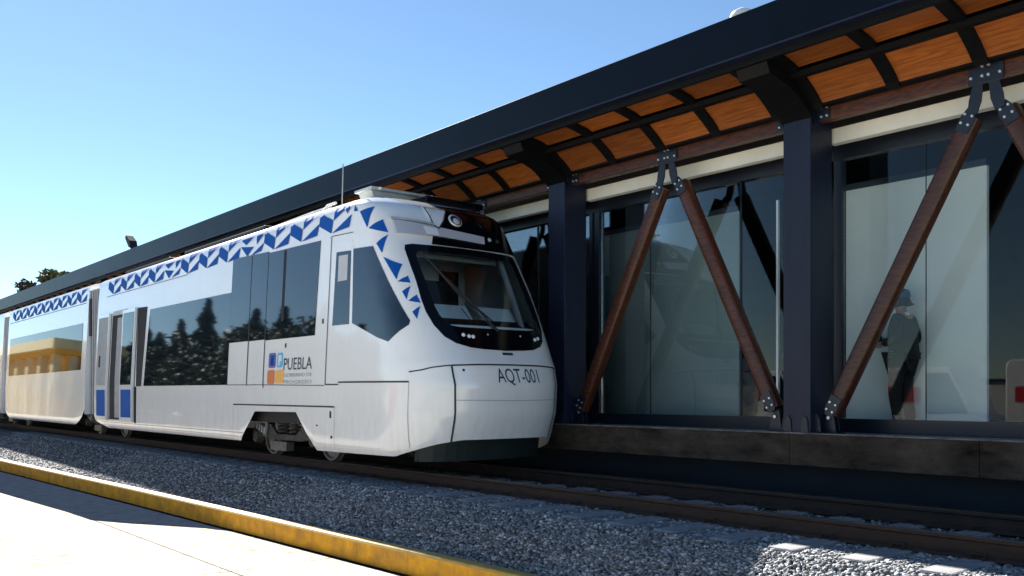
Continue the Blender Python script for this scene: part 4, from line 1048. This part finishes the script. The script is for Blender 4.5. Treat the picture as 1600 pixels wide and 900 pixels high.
# ================================================================ TREES
def tree(name, x, y, z0, h, rad, mt, label, group, conifer=False, leaves=5000, ls=0.16, cat='tree', trunk_r=0.14, sparse=0.0, sh=0.3):
    t = thing(name, (x, y, z0), label, cat, group)
    m = MB(); top = Vector((x+random.uniform(-.2,.2), y, z0+h*(0.95 if conifer else 0.72)))
    m.tube([(x,y,z0),(x+0.05,y,z0+h*0.3),tuple(top)], [trunk_r, trunk_r*0.7, trunk_r*0.15], 9)
    blobs = []
    if not conifer:
        for k in range(9):
            a = random.uniform(0, 2*math.pi); zz = z0 + h*random.uniform(0.5, 0.88); rr = rad*random.uniform(0.35, 0.8)
            c = Vector((x+rr*math.cos(a), y+rr*math.sin(a), zz)); blobs.append((c, rad*random.uniform(0.22, 0.6)))
            m.tube([(x,y,z0+h*0.35),tuple((Vector((x,y,z0+h*0.45))+c)/2+Vector((0,0,0.1))),tuple(c)], [trunk_r*0.5, trunk_r*0.3, trunk_r*0.1], 6)
    m.build('trunk', M['bark'], t)
    n = leaves
    if conifer:
        u = rng.uniform(0, 1, n)**0.75; zz = h*(0.12+0.88*(1-u)); ang = rng.uniform(0, 2*math.pi, n)
        lay = 0.72+0.28*np.sin(zz*5.5/1.0+rng.uniform(-.4,.4,n)); rr = rad*u*lay*(0.35+0.75*rng.uniform(0,1,n)**0.5)*(1+0.4*np.sin(ang*3+x+zz*1.7))
        P = np.stack([rr*np.cos(ang), rr*np.sin(ang), zz - 0.15*rr], 1)
    else:
        bi = rng.integers(0, len(blobs), n); C_ = np.array([list(b[0]-Vector((x,y,z0))) for b in blobs])[bi]; Rr = np.array([b[1] for b in blobs])[bi]
        d = rng.normal(0, 1, (n,3)); d /= np.linalg.norm(d, axis=1)[:, None]
        P = C_ + d*(Rr*rng.uniform(0.3, 1.35, n))[:, None]*np.array([1,1,0.75])
    A = rng.normal(0,1,(n,3)); A /= np.linalg.norm(A,axis=1)[:,None]; B = np.cross(A, rng.normal(0,1,(n,3))); B /= np.linalg.norm(B,axis=1)[:,None]
    sz = (ls*rng.uniform(0.5,1.3,n))[:,None]
    V = np.stack([P-A*sz, P+B*sz*0.5, P+A*sz, P-B*sz*0.5], 1).reshape(-1,3)
    me = bpy.data.meshes.new('crown'); me.vertices.add(4*n); me.vertices.foreach_set('co', V.ravel())
    me.loops.add(4*n); me.loops.foreach_set('vertex_index', np.arange(4*n, dtype=np.int32)); me.polygons.add(n)
    me.polygons.foreach_set('loop_start', np.arange(0,4*n,4,dtype=np.int32)); me.polygons.foreach_set('loop_total', np.full(n,4,dtype=np.int32)); me.update(calc_edges=True)
    me.materials.append(mt); o = bpy.data.objects.new('crown', me); link(o, t)
    return t
# beyond the station, tips over the roofline at the far left
tree('leafy_tree', -62.0, 14.5, -0.9, 11.3, 1.05, M['leafdry'], 'olive leafy treetop over the canopy roofline, rightmost of the far treetops', 'trees beyond the station roof', leaves=2600, ls=0.2)
tree('leafy_tree', -64.5, 16.9, -0.9, 11.8, 0.9, M['leafdry'], 'small olive treetop over the canopy roofline, second from the right of the far treetops', 'trees beyond the station roof', leaves=2000, ls=0.18)
tree('bare_tree', -66.0, 14.0, -0.9, 10.3, 0.8, M['bark'], 'thin brownish nearly bare treetop over the canopy at the far left', 'trees beyond the station roof', leaves=1100, ls=0.16)
tree('leafy_tree', -68.0, 13.6, -0.9, 9.7, 0.8, M['leaf'], 'low dark green treetop over the canopy, leftmost of the far treetops', 'trees beyond the station roof', leaves=1200, ls=0.16)
# behind the camera: mirrored in the tram windows
cw = ['tall dark conifer', 'broad dark conifer', 'slim dark conifer', 'short dark conifer']
for i in range(13):
    x = -70 + i*2.7 + random.uniform(-.8,.8)
    tree('conifer', x, -8.2 + random.uniform(-1.5,1.0), -0.9, random.choice([6.8,8.2,9.4,7.6])*(1.0 if i < 13 else 0.72), random.uniform(2.3,3.2), M['leafdark'], 'dark conifer behind the camera, seen only mirrored in the tram windows', 'conifers across the road mirrored in the tram', conifer=True, leaves=8000, ls=0.24)

for i in range(15):
    x = -69.5 + i*2.3 + random.uniform(-.8,.8)
    tree('leafy_tree', x, -7.4 + random.uniform(-1.0,1.0), -0.9, random.uniform(4.4,7.4), random.uniform(1.9,2.8), M['leaf'], 'bushy green tree behind the camera, seen only mirrored in the tram windows', 'leafy trees across the road mirrored in the tram', leaves=5000, ls=0.17)
# ================================================================ ACROSS THE ROAD (seen in reflections)
hs_ = thing('yellow_house', (-92, -10, -1.0), 'yellow ochre house with cream columns across the road, mirrored in the tram side', 'house')
M['yellow'] = mat('bright ochre render', (0.9, 0.47, 0.04), 0.85, var=0.12)
m = MB(); m.box(-118,-80,-14,-6.2,-1.0,6.2); m.build('wall', M['yellow'], hs_)
m = MB(); m.box(-119,-77.5,-14.6,-4.6,5.4,5.8); m.build('cornice', M['yellow'], hs_)
m = MB(); m.box(-119.4,-77.2,-14.9,-4.4,5.802,6.6); m.build('roof', M['cream'], hs_)
for i in range(10):
    x = -117.5 + i*4.3
    m = MB(); m.box(x-0.45, x+0.45, -5.4, -4.8, -1.0, 5.38); m.build('pillar', M['cream'], hs_)
    m = MB(); m.box(x+1.2, x+3.0, -6.198, -6.15, 0.4, 4.2); m.build('window', M['black'], hs_)
for i in range(5):
    y = -13.8 + i*1.9
    m = MB(); m.box(-78.5, -77.9, y-0.3, y+0.3, -1.0, 5.38); m.build('pillar', M['cream'], hs_)
    m = MB(); m.box(-79.99, -79.94, y+0.5, y+1.3, 0.2, 4.2); m.build('window', M['black'], hs_)
hw = thing('white_house', (-72, -9, -1.0), 'low white house beside the yellow one, mirrored in the tram side', 'house')
m = MB(); m.box(-75,-70.5,-13,-6.4,-1.0,4.6); m.build('wall', M['vanwhite'], hw)
m = MB(); m.box(-75.2,-70.3,-13.2,-6.2,4.602,4.9); m.build('roof', M['oldconc'], hw)
for y in (-12,-10,-8): m = MB(); m.box(-70.49,-70.44,y-0.4,y+0.4,0.6,3.2); m.build('window', M['black'], hw)
def van(x, y, label, red=False, L_=5.6, H=2.9, rot=0.0):
    t = thing('parked_van', (x, y, -0.94), label, 'van', 'vehicles parked across the road')
    z = -0.94
    pr = [(-L_/2,0.45),(-L_/2,H-0.15),(-L_/2+0.15,H),(L_/2-1.6,H),(L_/2-0.85,1.35),(L_/2-0.05,1.05),(L_/2,0.45)]
    m = MB(); m.prism(pr, lambda p: (x+p[0], y-0.95, z+p[1]), lambda p: (x+p[0], y+0.95, z+p[1])); b = m.build('body', M['red'] if red else M['vanwhite'], t, bevel=0.05)
    for s in (-1, 1):
        m = MB(); m.prism([(L_/2-2.4,1.35),(L_/2-2.4,H-0.2),(L_/2-1.65,H-0.2),(L_/2-1.0,1.38)], lambda p: (x+p[0], y+s*0.952, z+p[1]), lambda p: (x+p[0], y+s*0.96, z+p[1])); m.build('window', M['glassdark'], t)
        for xx in (-L_/2+1.0, L_/2-0.95):
            m = MB(); m.tube([(x+xx, y+s*0.72, z+0.36), (x+xx, y+s*0.98, z+0.36)], 0.36, 20); wl = m.build('wheel', M['tyre'], t)
            m = MB(); m.tube([(x+xx, y+s*0.975, z+0.36), (x+xx, y+s*0.99, z+0.36)], 0.2, 14); m.build('rim', M['chrome'], wl)
        m = MB(); m.box(x+L_/2-0.1, x+L_/2+0.01, y+s*0.7-0.15, y+s*0.7+0.15, z+0.8, z+0.98); m.build('headlight', M['lens'], t)
    if not red:
        m = MB(); m.box(x-L_/2+0.3, x+L_/2-2.6, y+0.958, y+0.965, z+1.75, z+2.25); m.build('stripe', M['red'], t)
van(-21.5,-10.9,'white van with red stripe, left of the vans mirrored in the right glass bay')
van(-15.0,-10.7,'white van with red stripe, right of the vans mirrored in the right glass bay')
van(-28.0,-10.8,'red parked van mirrored in the station glass', True)
van(-9.0,-10.8,'tall white van with red stripe across the road behind the camera', H=3.1, L_=6.2)
# white railing along the far side of the paving
t = thing('white_railing', (-18, -8.4, ZP), 'long white painted railing across the paving, mirrored in the station glass', 'railing')
m = MB(); m.box(-34,2,-8.42,-8.38,0.18,0.24); m.box(-34,2,-8.42,-8.38,-0.55,-0.49); m.build('rail_bar', M['vanwhite'], t)
for i in range(90):
    x = -34 + i*0.4
    m = MB(); m.box(x-0.025, x+0.025, -8.425, -8.375, ZP, 0.178); m.build('post', M['vanwhite'], t)
# pale wall behind the vans
t = thing('boundary_wall', (-20,-20,-0.9), 'long pale grey boundary wall across the road behind the parked vans', 'wall')
m = MB(); m.box(-60,10,-20.2,-20,-0.9,1.6); m.build('wall_face', M['whitebeam'], t); m = MB(); m.box(-60,10,-20.25,-19.95,1.602,1.7); m.build('coping', M['oldconc'], t)
